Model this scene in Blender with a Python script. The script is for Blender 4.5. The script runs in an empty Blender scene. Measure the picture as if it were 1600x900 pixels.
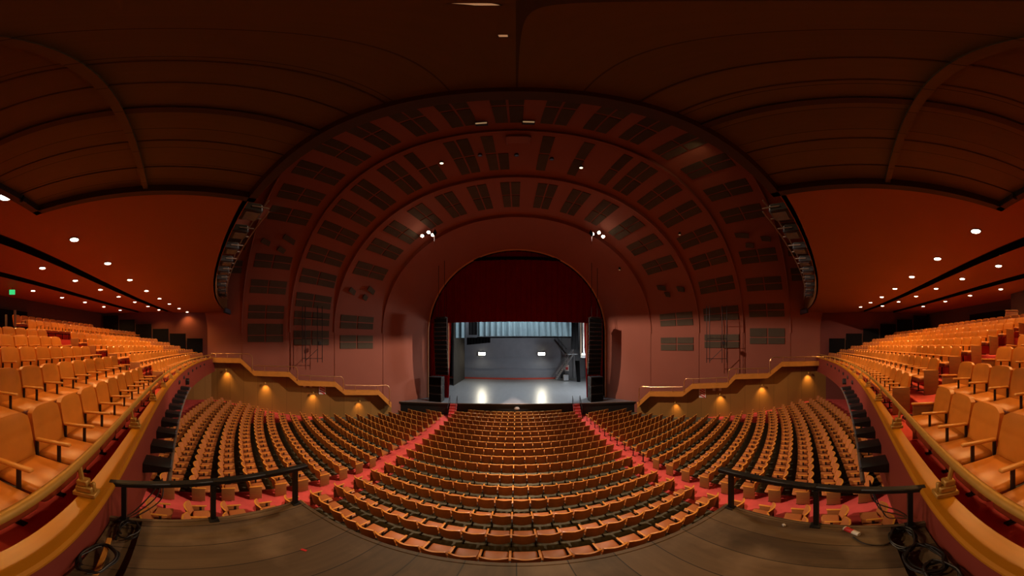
import bpy, bmesh, math, random
from mathutils import Vector, Matrix, Euler
import numpy as np
random.seed(4)
PI = math.pi
R = math.radians
S = bpy.context.scene
COL = S.collection
LIFT = 6.95            # everything below is laid out from eye level; the whole place is lifted at the end

# ------------------------------------------------------------------ camera, world, light, exposure
cd = bpy.data.cameras.new('camera')
cd.type = 'PANO'
cd.panorama_type = 'EQUIRECTANGULAR'
cd.longitude_min, cd.longitude_max = R(-133.333), R(133.333)
cd.latitude_min, cd.latitude_max = R(-60), R(90)
cam = bpy.data.objects.new('camera', cd)
COL.objects.link(cam)
cam.rotation_euler = (R(90), 0, R(1.0))
cam.location = (0, 0, 0)
cd.clip_start = 0.02
S.camera = cam

w = bpy.data.worlds.new('world')
S.world = w
w.use_nodes = True
w.node_tree.nodes['Background'].inputs[0].default_value = (1.0, 0.45, 0.25, 1)
w.node_tree.nodes['Background'].inputs[1].default_value = 0.0

S.view_settings.view_transform = 'Standard'
S.view_settings.look = 'None'
S.view_settings.gamma = 1
S.view_settings.use_curve_mapping = False
S.view_settings.exposure = 0.0
S.cycles.use_denoising = True
S.cycles.max_bounces = 6

WARM = (1.0, 0.52, 0.16)
AMBER = (1.0, 0.66, 0.34)
PINKISH = (1.0, 0.72, 0.58)
COOL = (0.92, 0.97, 1.0)
E_DOWN, E_CLUSTER, E_CROSS, E_STAGE, E_FLOOD, E_WALL, E_CROWN = 250, 1500, 13000, 2400, 190, 190, 2000


def light(name, kind, loc, target=None, energy=100, color=(1, 1, 1), size=0.2, spot=120, blend=0.5, parent=None, shape=None, size_y=None):
    ld = bpy.data.lights.new(name, kind)
    ld.energy = energy
    ld.color = color
    if kind == 'AREA':
        ld.size = size
        if shape:
            ld.shape = shape
            ld.size_y = size_y or size
    else:
        ld.shadow_soft_size = size
    if kind == 'SPOT':
        ld.spot_size = R(spot)
        ld.spot_blend = blend
    o = bpy.data.objects.new(name, ld)
    COL.objects.link(o)
    o.location = loc
    if target is not None:
        o.rotation_euler = (Vector(target) - Vector(loc)).to_track_quat('-Z', 'Y').to_euler()
    if parent is not None:
        o.parent = parent
    return o


# large lights of the place: work lights over the stage, house lights over the stalls
light('stage_work_light', 'AREA', (0, 26, 8.5), (0, 28.5, -6), E_STAGE, COOL, 9, shape='RECTANGLE', size_y=3)
light('stage_wing_light', 'AREA', (10.9, 25.5, 1.0), (4, 25, -6), 1300, COOL, 2.2)
light('stage_border_light', 'AREA', (0, 25.0, 4.8), (0, 30.2, 2.2), 35, COOL, 9, shape='RECTANGLE', size_y=0.4)


# ------------------------------------------------------------------ materials
def lin(c):
    c = c / 255.0
    return c / 12.92 if c <= 0.04045 else ((c + 0.055) / 1.055) ** 2.4


def srgb(r, g, b):
    return (lin(r), lin(g), lin(b), 1)


MATS = {}


def mat(name, col, rough=0.6, metal=0.0, var=0.15, scale=6.0, emit=None, estr=0.0, rnd=0.0, coords='Object', stretch=(1, 1, 1), bump=0.0, spec=0.5, blotch=None):
    m = bpy.data.materials.new(name)
    m.use_nodes = True
    nt = m.node_tree
    b = nt.nodes['Principled BSDF']
    b.inputs['Roughness'].default_value = rough
    b.inputs['Metallic'].default_value = metal
    b.inputs['Specular IOR Level'].default_value = spec
    if emit:
        b.inputs['Emission Color'].default_value = (*emit, 1)
        b.inputs['Emission Strength'].default_value = estr
    tc = nt.nodes.new('ShaderNodeTexCoord')
    mp = nt.nodes.new('ShaderNodeMapping')
    mp.inputs['Scale'].default_value = stretch
    nt.links.new(tc.outputs[coords], mp.inputs[0])
    n = nt.nodes.new('ShaderNodeTexNoise')
    n.inputs['Scale'].default_value = scale
    n.inputs['Detail'].default_value = 5
    nt.links.new(mp.outputs[0], n.inputs['Vector'])
    mx = nt.nodes.new('ShaderNodeMix')
    mx.data_type = 'RGBA'
    mx.inputs[6].default_value = (*[x * (1 - var) for x in col[:3]], 1)
    mx.inputs[7].default_value = (*[min(1, x * (1 + var)) for x in col[:3]], 1)
    nt.links.new(n.outputs['Fac'], mx.inputs[0])
    out = mx.outputs[2]
    if blotch:
        n2 = nt.nodes.new('ShaderNodeTexNoise')
        n2.inputs['Scale'].default_value = blotch[1]
        n2.inputs['Detail'].default_value = 3
        nt.links.new(tc.outputs[coords], n2.inputs['Vector'])
        cr = nt.nodes.new('ShaderNodeValToRGB')
        cr.color_ramp.elements[0].position = 0.45
        cr.color_ramp.elements[1].position = 0.7
        nt.links.new(n2.outputs['Fac'], cr.inputs[0])
        m2 = nt.nodes.new('ShaderNodeMix')
        m2.data_type = 'RGBA'
        m2.inputs[7].default_value = blotch[0]
        nt.links.new(cr.outputs[0], m2.inputs[0])
        nt.links.new(out, m2.inputs[6])
        out = m2.outputs[2]
    if rnd:
        oi = nt.nodes.new('ShaderNodeObjectInfo')
        mr = nt.nodes.new('ShaderNodeMapRange')
        mr.inputs[3].default_value = 1 - rnd
        mr.inputs[4].default_value = 1 + rnd
        nt.links.new(oi.outputs['Random'], mr.inputs[0])
        hs = nt.nodes.new('ShaderNodeHueSaturation')
        nt.links.new(mr.outputs[0], hs.inputs['Value'])
        nt.links.new(out, hs.inputs['Color'])
        out = hs.outputs[0]
    nt.links.new(out, b.inputs['Base Color'])
    if bump:
        bp = nt.nodes.new('ShaderNodeBump')
        bp.inputs['Strength'].default_value = bump
        bp.inputs['Distance'].default_value = 0.02
        nt.links.new(n.outputs['Fac'], bp.inputs['Height'])
        nt.links.new(bp.outputs[0], b.inputs['Normal'])
    MATS[name] = m
    return m


def planks(name, c0, c1, width, axis, rough=0.6, gap=0.06, dust=None):
    """boards: each board its own tone, thin dark joints; axis 0: boards run along y (joints at x steps), 1: the other way"""
    m = bpy.data.materials.new(name)
    m.use_nodes = True
    nt = m.node_tree
    b = nt.nodes['Principled BSDF']
    b.inputs['Roughness'].default_value = rough
    tc = nt.nodes.new('ShaderNodeTexCoord')
    sx = nt.nodes.new('ShaderNodeSeparateXYZ')
    nt.links.new(tc.outputs['Object'], sx.inputs[0])
    dv = nt.nodes.new('ShaderNodeMath'); dv.operation = 'DIVIDE'; dv.inputs[1].default_value = width
    nt.links.new(sx.outputs[axis], dv.inputs[0])
    fl = nt.nodes.new('ShaderNodeMath'); fl.operation = 'FLOOR'
    nt.links.new(dv.outputs[0], fl.inputs[0])
    fr = nt.nodes.new('ShaderNodeMath'); fr.operation = 'FRACT'
    nt.links.new(dv.outputs[0], fr.inputs[0])
    wn = nt.nodes.new('ShaderNodeTexWhiteNoise'); wn.noise_dimensions = '1D'
    nt.links.new(fl.outputs[0], wn.inputs['W'])
    n = nt.nodes.new('ShaderNodeTexNoise'); n.inputs['Scale'].default_value = 5; n.inputs['Detail'].default_value = 8
    mp = nt.nodes.new('ShaderNodeMapping')
    mp.inputs['Scale'].default_value = (6, 0.7, 6) if axis == 0 else (0.7, 6, 6)
    nt.links.new(tc.outputs['Object'], mp.inputs[0]); nt.links.new(mp.outputs[0], n.inputs['Vector'])
    av = nt.nodes.new('ShaderNodeMath'); av.operation = 'MULTIPLY_ADD'; av.inputs[1].default_value = 0.5
    nt.links.new(wn.outputs[0], av.inputs[0])
    hf = nt.nodes.new('ShaderNodeMath'); hf.operation = 'MULTIPLY'; hf.inputs[1].default_value = 0.55
    nt.links.new(n.outputs['Fac'], hf.inputs[0]); nt.links.new(hf.outputs[0], av.inputs[2])
    mx = nt.nodes.new('ShaderNodeMix'); mx.data_type = 'RGBA'
    mx.inputs[6].default_value = c0; mx.inputs[7].default_value = c1
    nt.links.new(av.outputs[0], mx.inputs[0])
    out = mx.outputs[2]
    if dust:
        n2 = nt.nodes.new('ShaderNodeTexNoise'); n2.inputs['Scale'].default_value = 2.5; n2.inputs['Detail'].default_value = 9
        nt.links.new(tc.outputs['Object'], n2.inputs['Vector'])
        cr = nt.nodes.new('ShaderNodeValToRGB'); cr.color_ramp.elements[0].position = 0.5; cr.color_ramp.elements[1].position = 0.75
        nt.links.new(n2.outputs['Fac'], cr.inputs[0])
        sc = nt.nodes.new('ShaderNodeMath'); sc.operation = 'MULTIPLY'; sc.inputs[1].default_value = 0.5
        nt.links.new(cr.outputs[0], sc.inputs[0])
        md = nt.nodes.new('ShaderNodeMix'); md.data_type = 'RGBA'; md.inputs[7].default_value = dust
        nt.links.new(sc.outputs[0], md.inputs[0]); nt.links.new(out, md.inputs[6])
        out = md.outputs[2]
    lt = nt.nodes.new('ShaderNodeMath'); lt.operation = 'LESS_THAN'; lt.inputs[1].default_value = gap
    nt.links.new(fr.outputs[0], lt.inputs[0])
    m3 = nt.nodes.new('ShaderNodeMix'); m3.data_type = 'RGBA'
    m3.inputs[7].default_value = (*[x * 0.25 for x in c0[:3]], 1)
    nt.links.new(lt.outputs[0], m3.inputs[0]); nt.links.new(out, m3.inputs[6])
    nt.links.new(m3.outputs[2], b.inputs['Base Color'])
    MATS[name] = m
    return m


M = MATS
mat('leather', srgb(205, 122, 38), 0.34, var=0.22, scale=5, rnd=0.13, bump=0.06)
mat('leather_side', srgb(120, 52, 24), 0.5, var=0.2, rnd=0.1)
mat('stall_leather', srgb(172, 104, 54), 0.38, var=0.22, scale=5, rnd=0.13, bump=0.06)
mat('veneer', srgb(144, 92, 46), 0.45, var=0.25, scale=3, rnd=0.14, stretch=(1, 1, 4))
mat('veneer_mass', srgb(144, 92, 46), 0.45, var=0.35, scale=2.2)
mat('leather_mass', srgb(160, 96, 50), 0.45, var=0.3, scale=2.2)
mat('arm_wood', srgb(214, 142, 56), 0.35, var=0.2, scale=8)
mat('dark_metal', srgb(34, 26, 24), 0.5, 0.3)
mat('carpet', srgb(200, 80, 72), 0.95, var=0.25, scale=3, spec=0.1)
mat('carpet_dark', srgb(120, 26, 28), 0.95, var=0.25, scale=3, spec=0.1)
mat('seat_floor', srgb(88, 84, 66), 0.9, var=0.3, scale=2.5, spec=0.1)
mat('shell_paint', srgb(142, 86, 68), 0.75, var=0.07, scale=0.7, spec=0.2)
mat('soffit_paint', srgb(130, 86, 50), 0.7, var=0.08, scale=0.5, spec=0.2)
mat('side_paint', srgb(100, 50, 40), 0.8, var=0.12, scale=1.0, spec=0.2)
mat('fascia_paint', srgb(126, 46, 34), 0.6, var=0.15, scale=1.5)
mat('back_paint', srgb(64, 40, 24), 0.8, var=0.15)
mat('ledge_wood', srgb(176, 112, 14), 0.35, var=0.25, scale=4, stretch=(0.6, 4, 4))
mat('gallery_wood', srgb(196, 130, 50), 0.45, var=0.2, scale=3)
mat('brass', srgb(176, 132, 56), 0.5, 0.35, var=0.2, scale=20)
mat('rail_metal', srgb(206, 160, 110), 0.3, 0.8)
mat('black_paint', srgb(24, 23, 23), 0.5, var=0.25)
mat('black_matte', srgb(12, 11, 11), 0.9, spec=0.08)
mat('leg_grey', srgb(48, 44, 40), 0.9, spec=0.1)
mat('truss_grey', srgb(120, 105, 90), 0.5, 0.4)
mat('lamp_glass', srgb(92, 108, 128), 0.25, 0.2, var=0.1)
mat('absorber', srgb(82, 74, 60), 0.9, var=0.15, scale=2, spec=0.1, rnd=0.12)
mat('canopy_trim', srgb(34, 20, 14), 0.6, var=0.15)
mat('stage_floor', srgb(104, 106, 109), 0.33, var=0.22, scale=1.3, stretch=(2.5, 0.6, 1))
mat('stage_wall', srgb(124, 128, 137), 0.8, var=0.12, scale=1.2)
mat('stage_wall_light', srgb(112, 113, 116), 0.8, var=0.2, scale=1.2)
mat('stage_black', srgb(14, 14, 15), 0.95, spec=0.08)
mat('valance_red', srgb(112, 10, 8), 0.9, var=0.12, scale=2, spec=0.1)
mat('leg_red', srgb(150, 16, 16), 0.85, var=0.15, scale=3, spec=0.1)
mat('border_teal', srgb(88, 108, 116), 0.8, var=0.15, scale=3)
mat('skirting_red', srgb(196, 70, 48), 0.6)
mat('white_paint', srgb(225, 220, 210), 0.5, var=0.05)
mat('sign_red', srgb(200, 40, 40), 0.5)
mat('steel', srgb(170, 172, 175), 0.35, 0.6)
mat('speaker_black', srgb(30, 27, 25), 0.6, var=0.3, scale=14)
mat('cable_black', srgb(26, 22, 19), 0.45)
mat('yellow_tape', srgb(230, 170, 50), 0.5)
mat('plaster', srgb(196, 140, 96), 0.7, var=0.06)
mat('downlight_lens', srgb(255, 240, 220), 0.3, emit=(1.0, 0.83, 0.62), estr=14)
mat('flood_lens', srgb(255, 240, 220), 0.3, emit=(1.0, 0.85, 0.58), estr=30)
mat('cluster_lens', srgb(255, 240, 220), 0.3, emit=(1.0, 0.86, 0.62), estr=40)
mat('small_lens', srgb(255, 240, 220), 0.3, emit=(1.0, 0.8, 0.55), estr=2.0)
mat('dim_lens', srgb(190, 150, 100), 0.4, emit=(1.0, 0.6, 0.28), estr=0.25)
mat('exit_green', srgb(30, 160, 70), 0.4, emit=(0.05, 0.75, 0.22), estr=0.9)
planks('platform_boards', srgb(52, 40, 27), srgb(114, 92, 66), 0.24, 0, 0.5, 0.025, dust=srgb(150, 128, 104))
planks('canopy_boards', srgb(62, 54, 28), srgb(80, 70, 38), 0.42, 0, 0.55, 0.03)
planks('wood_wall', srgb(130, 92, 42), srgb(154, 112, 54), 1.1, 1, 0.4, 0.012)


# ------------------------------------------------------------------ mesh helpers
class MB:
    def __init__(self):
        self.v, self.f, self.m = [], [], []
        self.mi = 0

    def add(self, vs, fs, T=None):
        b = len(self.v)
        for p in vs:
            p = Vector(p)
            self.v.append(tuple(T @ p) if T is not None else tuple(p))
        for f in fs:
            self.f.append([i + b for i in f])
            self.m.append(self.mi)

    def box(self, c, s, T=None, rot=None):
        x, y, z = [k / 2 for k in s]
        vs = [Vector((a * x, b * y, d * z)) for a in (-1, 1) for b in (-1, 1) for d in (-1, 1)]
        if rot is not None:
            q = Euler(rot).to_matrix()
            vs = [q @ p for p in vs]
        vs = [p + Vector(c) for p in vs]
        self.add(vs, [(0, 1, 3, 2), (4, 6, 7, 5), (0, 4, 5, 1), (2, 3, 7, 6), (0, 2, 6, 4), (1, 5, 7, 3)], T)

    def rbox(self, c, s, r=0.02, seg=2, T=None, rot=None, taper=None):
        bm = bmesh.new()
        bmesh.ops.create_cube(bm, size=1)
        for v in bm.verts:
            v.co = Vector((v.co.x * s[0], v.co.y * s[1], v.co.z * s[2]))
        bmesh.ops.bevel(bm, geom=list(bm.edges), offset=min(r, min(s) * 0.49), segments=seg, profile=0.5, affect='EDGES')
        if taper:
            taper(bm)
        q = Euler(rot).to_matrix() if rot is not None else Matrix.Identity(3)
        bm.verts.index_update()
        self.add([q @ v.co + Vector(c) for v in bm.verts], [[v.index for v in f.verts] for f in bm.faces], T)
        bm.free()

    def cyl(self, p0, p1, r, n=10, r2=None, T=None):
        p0, p1 = Vector(p0), Vector(p1)
        d = (p1 - p0).normalized()
        u = d.orthogonal().normalized()
        w_ = d.cross(u)
        r2 = r if r2 is None else r2
        vs = [p0 + (u * math.cos(2 * PI * i / n) + w_ * math.sin(2 * PI * i / n)) * r for i in range(n)]
        vs += [p1 + (u * math.cos(2 * PI * i / n) + w_ * math.sin(2 * PI * i / n)) * r2 for i in range(n)]
        fs = [(i, (i + 1) % n, n + (i + 1) % n, n + i) for i in range(n)] + [list(range(n))[::-1], list(range(n, 2 * n))]
        self.add(vs, fs, T)

    def tube(self, pts, r, n=8, T=None):
        pts = [Vector(p) for p in pts]
        vs, fs = [], []
        u = None
        for i, p in enumerate(pts):
            d = (pts[min(i + 1, len(pts) - 1)] - pts[max(i - 1, 0)]).normalized()
            if u is None:
                u = d.orthogonal().normalized()
            u = (u - d * u.dot(d)).normalized()
            w_ = d.cross(u)
            for k in range(n):
                a = 2 * PI * k / n
                vs.append(p + (u * math.cos(a) + w_ * math.sin(a)) * r)
        for i in range(len(pts) - 1):
            for k in range(n):
                fs.append((i * n + k, i * n + (k + 1) % n, (i + 1) * n + (k + 1) % n, (i + 1) * n + k))
        fs += [list(range(n))[::-1], list(range((len(pts) - 1) * n, len(pts) * n))]
        self.add(vs, fs, T)

    def lathe(self, prof, n=16, c=(0, 0, 0), T=None):
        vs, fs = [], []
        for r, z in prof:
            for k in range(n):
                a = 2 * PI * k / n
                vs.append((c[0] + r * math.cos(a), c[1] + r * math.sin(a), c[2] + z))
        for i in range(len(prof) - 1):
            for k in range(n):
                fs.append((i * n + k, i * n + (k + 1) % n, (i + 1) * n + (k + 1) % n, (i + 1) * n + k))
        fs += [list(range(n))[::-1], list(range((len(prof) - 1) * n, len(prof) * n))]
        self.add(vs, fs, T)

    def grid(self, fn, us, vs_, mats=None):
        b = len(self.v)
        nu, nv = len(us), len(vs_)
        for u in us:
            for v in vs_:
                self.v.append(tuple(fn(u, v)))
        for i in range(nu - 1):
            for j in range(nv - 1):
                self.f.append([b + i * nv + j, b + (i + 1) * nv + j, b + (i + 1) * nv + j + 1, b + i * nv + j + 1])
                self.m.append(mats(i, j) if mats else self.mi)

    def slab(self, fn, us, vs_, off, mi_front=None, mi_back=None, mi_rim=None):
        """a closed shell: surface fn(u, v) and its copy moved by off(u, v)"""
        b = len(self.v)
        nu, nv = len(us), len(vs_)
        P = [[Vector(fn(u, v)) for v in vs_] for u in us]
        for i in range(nu):
            for j in range(nv):
                self.v.append(tuple(P[i][j]))
        for i, u in enumerate(us):
            for j, v in enumerate(vs_):
                self.v.append(tuple(P[i][j] + Vector(off(u, v) if callable(off) else off)))
        n = nu * nv
        mf = self.mi if mi_front is None else mi_front
        mb = self.mi if mi_back is None else mi_back
        mr = self.mi if mi_rim is None else mi_rim
        for i in range(nu - 1):
            for j in range(nv - 1):
                q = [i * nv + j, (i + 1) * nv + j, (i + 1) * nv + j + 1, i * nv + j + 1]
                self.f.append([b + k for k in q]); self.m.append(mf)
                self.f.append([b + n + k for k in q[::-1]]); self.m.append(mb)
        ring = [(i, 0) for i in range(nu)] + [(nu - 1, j) for j in range(1, nv)] + [(i, nv - 1) for i in range(nu - 2, -1, -1)] + [(0, j) for j in range(nv - 2, 0, -1)]
        for k in range(len(ring)):
            a, c = ring[k], ring[(k + 1) % len(ring)]
            ia, ic = a[0] * nv + a[1], c[0] * nv + c[1]
            self.f.append([b + ia, b + n + ia, b + n + ic, b + ic]); self.m.append(mr)

    def mesh(self, name, mats, smooth=0.7):
        me = bpy.data.meshes.new(name)
        me.from_pydata(self.v, [], self.f)
        for m in (mats if isinstance(mats, (list, tuple)) else [mats]):
            me.materials.append(M[m] if isinstance(m, str) else m)
        if any(self.m):
            me.polygons.foreach_set('material_index', self.m)
        if smooth:
            me.polygons.foreach_set('use_smooth', [True] * len(self.f))
            me.set_sharp_from_angle(angle=smooth)
        bm = bmesh.new()
        bm.from_mesh(me)
        bmesh.ops.recalc_face_normals(bm, faces=bm.faces)
        bm.to_mesh(me)
        bm.free()
        return me

    def build(self, name, mats, parent=None, loc=(0, 0, 0), rot=(0, 0, 0), smooth=0.7):
        o = bpy.data.objects.new(name, self.mesh(name, mats, smooth))
        COL.objects.link(o)
        o.location = loc
        o.rotation_euler = rot
        if parent is not None:
            o.parent = parent
        return o


def tag(o, label, cat, group=None, kind=None):
    o['label'] = label
    o['category'] = cat
    if group:
        o['group'] = group
    if kind:
        o['kind'] = kind
    return o


def struct(o, label=None):
    o['kind'] = 'structure'
    if label:
        o['label'] = label
    return o


def thing(name, label, cat, loc=(0, 0, 0), rotz=0.0, group=None):
    o = bpy.data.objects.new(name, None)
    o.empty_display_size = 0.1
    COL.objects.link(o)
    o.location = loc
    o.rotation_euler = (0, 0, rotz)
    return tag(o, label, cat, group)


def copy_tree(o, parent=None):
    c = o.copy()
    COL.objects.link(c)
    if parent is not None:
        c.parent = parent
    for ch in list(o.children):
        copy_tree(ch, c)
    return c


ONES = 'zeroth first second third fourth fifth sixth seventh eighth ninth tenth eleventh twelfth thirteenth fourteenth fifteenth sixteenth seventeenth eighteenth nineteenth'.split()
TENS = {20: 'twentieth', 30: 'thirtieth', 40: 'fortieth', 50: 'fiftieth'}
TENP = {20: 'twenty', 30: 'thirty', 40: 'forty', 50: 'fifty'}


def ordw(n):
    if n < 20:
        return ONES[n]
    t = n // 10 * 10
    return TENS[t] if n == t else TENP[t] + '-' + ONES[n - t]


def lsp(a, b, n):
    return [a + (b - a) * i / (n - 1) for i in range(n)]


# ------------------------------------------------------------------ measures of the hall
YS = [2.0, 6.5, 10.2, 13.6, 17.6, 22.1]
AS = [22.16, 19.3, 16.95, 14.8, 12.25, 9.4]
HS = [18.3, 16.5, 15.0, 13.0, 11.6, 10.3]
ZS = 1.2
XO = 0.12                                  # the hall's axis lies a little beside the camera


def shell(Y, q, grow=0.0):
    """point of the vault at depth Y; q from -1 to 1 over the arch, beyond that down the upright walls"""
    a = float(np.interp(Y, YS, AS)) + grow
    h = float(np.interp(Y, YS, HS)) + grow
    if abs(q) <= 1:
        p = q * PI / 2
        return Vector((XO + a * math.sin(p), Y, ZS + (h - ZS) * math.cos(p)))
    return Vector((XO + math.copysign(a, q), Y, ZS - (abs(q) - 1) * 10))


def stallY(X, y0):
    return y0 + 34 - math.sqrt(34 * 34 - X * X)


ROWI = list(range(-6, 17))
ZT = {0: -5.20, 1: -5.33, 2: -5.45, 3: -5.57, 4: -5.67, 5: -5.73, 6: -5.78, 7: -5.85, 8: -5.91, 9: -5.97, 10: -6.0, 11: -6.02, 12: -6.03, 13: -6.04, 14: -6.05, 15: -6.08, 16: -6.1,
      -1: -5.06, -2: -4.92, -3: -4.78, -4: -4.64, -5: -4.5, -6: -4.38}


def rowY(i):
    return 3.58 + i * (1.005 if i >= 0 else 0.9)


SEAT_H = 0.90
_ry = [rowY(i) for i in ROWI]
_rz = [ZT[i] - SEAT_H for i in ROWI]


def floorZ(y0):
    return float(np.interp(y0, _ry, _rz))


def galX(Y):                               # front line of the side galleries
    return 19.8 - (Y - 3.8) * 0.633


def balY(X, y0, rc=47.0):                  # balcony arcs, all about one centre
    r = rc - y0
    return rc - math.sqrt(max(0.0, r * r - X * X))


def stage_front(X):
    return 21.2 - 0.017 * X * X


STAGE_Z = -5.75
SOF = 3.2                                  # height of the upper balcony's underside

# ------------------------------------------------------------------ STRUCTURE
# stalls floor: aisles of red carpet, darker floor under the seats
mb = MB()
xs = [-24, -19, -13, -9, -7.0, -5.3, -3, 0, 3, 5.1, 6.75, 9, 13, 19, 24]
xs = sorted(set(xs + lsp(-18, 18, 13)))
ys = [-12, -6, -3.2] + lsp(-2.3, 22, 28)


def fl(X, y0):
    return (X, stallY(X, y0), floorZ(y0) if y0 > -5 else floorZ(-5) + 0.0)


mb.grid(fl, xs, ys, lambda i, j: 0 if (-7.0 < (xs[i] + xs[i + 1]) / 2 < -5.3 or 5.1 < (xs[i] + xs[i + 1]) / 2 < 6.75 or abs((xs[i] + xs[i + 1]) / 2) > 15) else 1)
struct(mb.build('floor', ['carpet', 'seat_floor']), 'stalls floor with red carpet aisles sloping to the stage')

def lipk(q):
    return min(1.0, max(0.12, 1.0 - (abs(q) - 0.7) / 0.25))


# the vault of five stepped arches
qs = [-1.9, -1.45, -1.0] + [q / 32 for q in range(-31, 32)] + [1.0, 1.45, 1.9]
bands = [(3.0, 6.5), (6.5, 10.2), (10.2, 13.6), (13.6, 17.6), (17.6, 22.1)]
for k, (y0, y1) in enumerate(bands):
    mb = MB()
    lip = 0.42 if k < 4 else 0.0
    mid = (y1 * 0.85 + y0 * 0.15)
    prof = [(y0, 0.0), ((y0 + y1) / 2, lip * 0.5), (y1, lip)]
    if k < 4:
        prof += [(y1 + 0.04, lip), (y1 + 0.04, 0.0)]
    mb.grid(lambda u, v: shell(prof[int(u)][0], v, prof[int(u)][1] * lipk(v)), list(range(len(prof))), qs)
    struct(mb.build('wall_arch_%d' % (k + 1), 'shell_paint', smooth=0.5), ['outermost', 'second', 'third', 'fourth', 'innermost'][k] + ' red plaster arch of the stepped vault around the stage')
# thin moulding on every step of the vault
for k, y in enumerate([6.5, 10.2, 13.6, 17.6, 22.1]):
    mb = MB()
    mb.tube([shell(y - 0.03, q, 0.0) for q in qs if k == 4 or abs(q) <= 1], 0.06 if k < 4 else 0.11, 6)
    struct(mb.build('trim_%d' % (k + 1), 'shell_paint' if k < 4 else 'plaster'))

# stage
mb = MB()
sx_ = lsp(-12.4, 12.4, 33)
mb.slab(lambda x, t: (x, stage_front(x) * (1 - t) + 37.3 * t, STAGE_Z), sx_, [0, 0.02, 0.25, 0.5, 0.75, 1], (0, 0, -0.18), 0, 0, 1)
struct(mb.build('floor_stage', ['stage_floor', 'black_paint']), 'grey stage floor with scuffed boards')
mb = MB()
mb.slab(lambda x, t: (x, stage_front(x) + 0.12, -7.3 + 1.4 * t), sx_, [0, 1], (0, 0.12, 0))
struct(mb.build('wall_stage_front', 'black_paint'), 'dark curved front of the stage')
mb = MB()
mb.tube([(x, stage_front(x) + 0.02, STAGE_Z - 0.02) for x in sx_], 0.045, 6)
struct(mb.build('trim_6', 'truss_grey'))
mb = MB()
mb.box((-1.75, 37.45, 0), (21.5 - 2.6, 0.3, 14)); mb.mi = 1
mb.box((9.9, 38.2, 0), (6.0, 0.3, 14))
mb.box((7.0 + 0.6, 37.85, 0), (0.25, 1.0, 14))
struct(mb.build('wall_stage_back', ['stage_wall', 'stage_wall_light']), 'grey rear wall of the stage')
mb = MB()
mb.box((-1.75, 37.25, -1.95), (18.9, 0.07, 0.12)); mb.box((-1.75, 37.27, -3.9), (18.9, 0.05, 0.06))
struct(mb.build('trim_7', 'stage_wall'))
mb = MB()
mb.box((-2.2, 37.2, STAGE_Z + 0.12), (18.6, 0.1, 0.24))
struct(mb.build('baseboard_stage', 'skirting_red'))
mb = MB()
for sgn in (-1, 1):
    mb.box((12.5 * sgn, 30, 0), (0.3, 16, 15))
struct(mb.build('wall_stage_sides', 'stage_wall_light'))
mb = MB()
mb.box((0, 30, 9.3), (25, 16, 0.3))
struct(mb.build('ceiling_stage', 'stage_black'))
# wall behind the proscenium edge, masking the wings
mb = MB()
for sgn in (-1, 1):
    mb.box((10.6 * sgn, 23.0, 0), (3.8, 0.15, 15))
mb.box((0, 23.0, 7.6), (19, 0.15, 7.5))
struct(mb.build('wall_proscenium', 'stage_black'))

# side galleries: stepped parapet in front, wooden wall below
GL = [(-79.3, -1.12), (-71.7, -1.12), (-68.1, -2.22), (-59.1, -2.27), (-56.5, -3.03), (-47.1, -3.2), (-44.5, -3.98), (-35.8, -4.2), (-32.4, -5.62)]
GR = [(81.8, -1.42), (69.3, -1.42), (65.6, -2.42), (57.2, -2.47), (55.0, -3.22), (46.0, -3.40), (43.4, -4.15), (34.9, -4.36), (31.6, -5.66)]


def gal_pt(az, z, out=0.0):
    t = math.tan(R(abs(az)))
    Y = (19.8 + out + 0.633 * 3.8) / (t + 0.633)
    return Vector((math.copysign(t * Y, az), Y, z))


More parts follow.
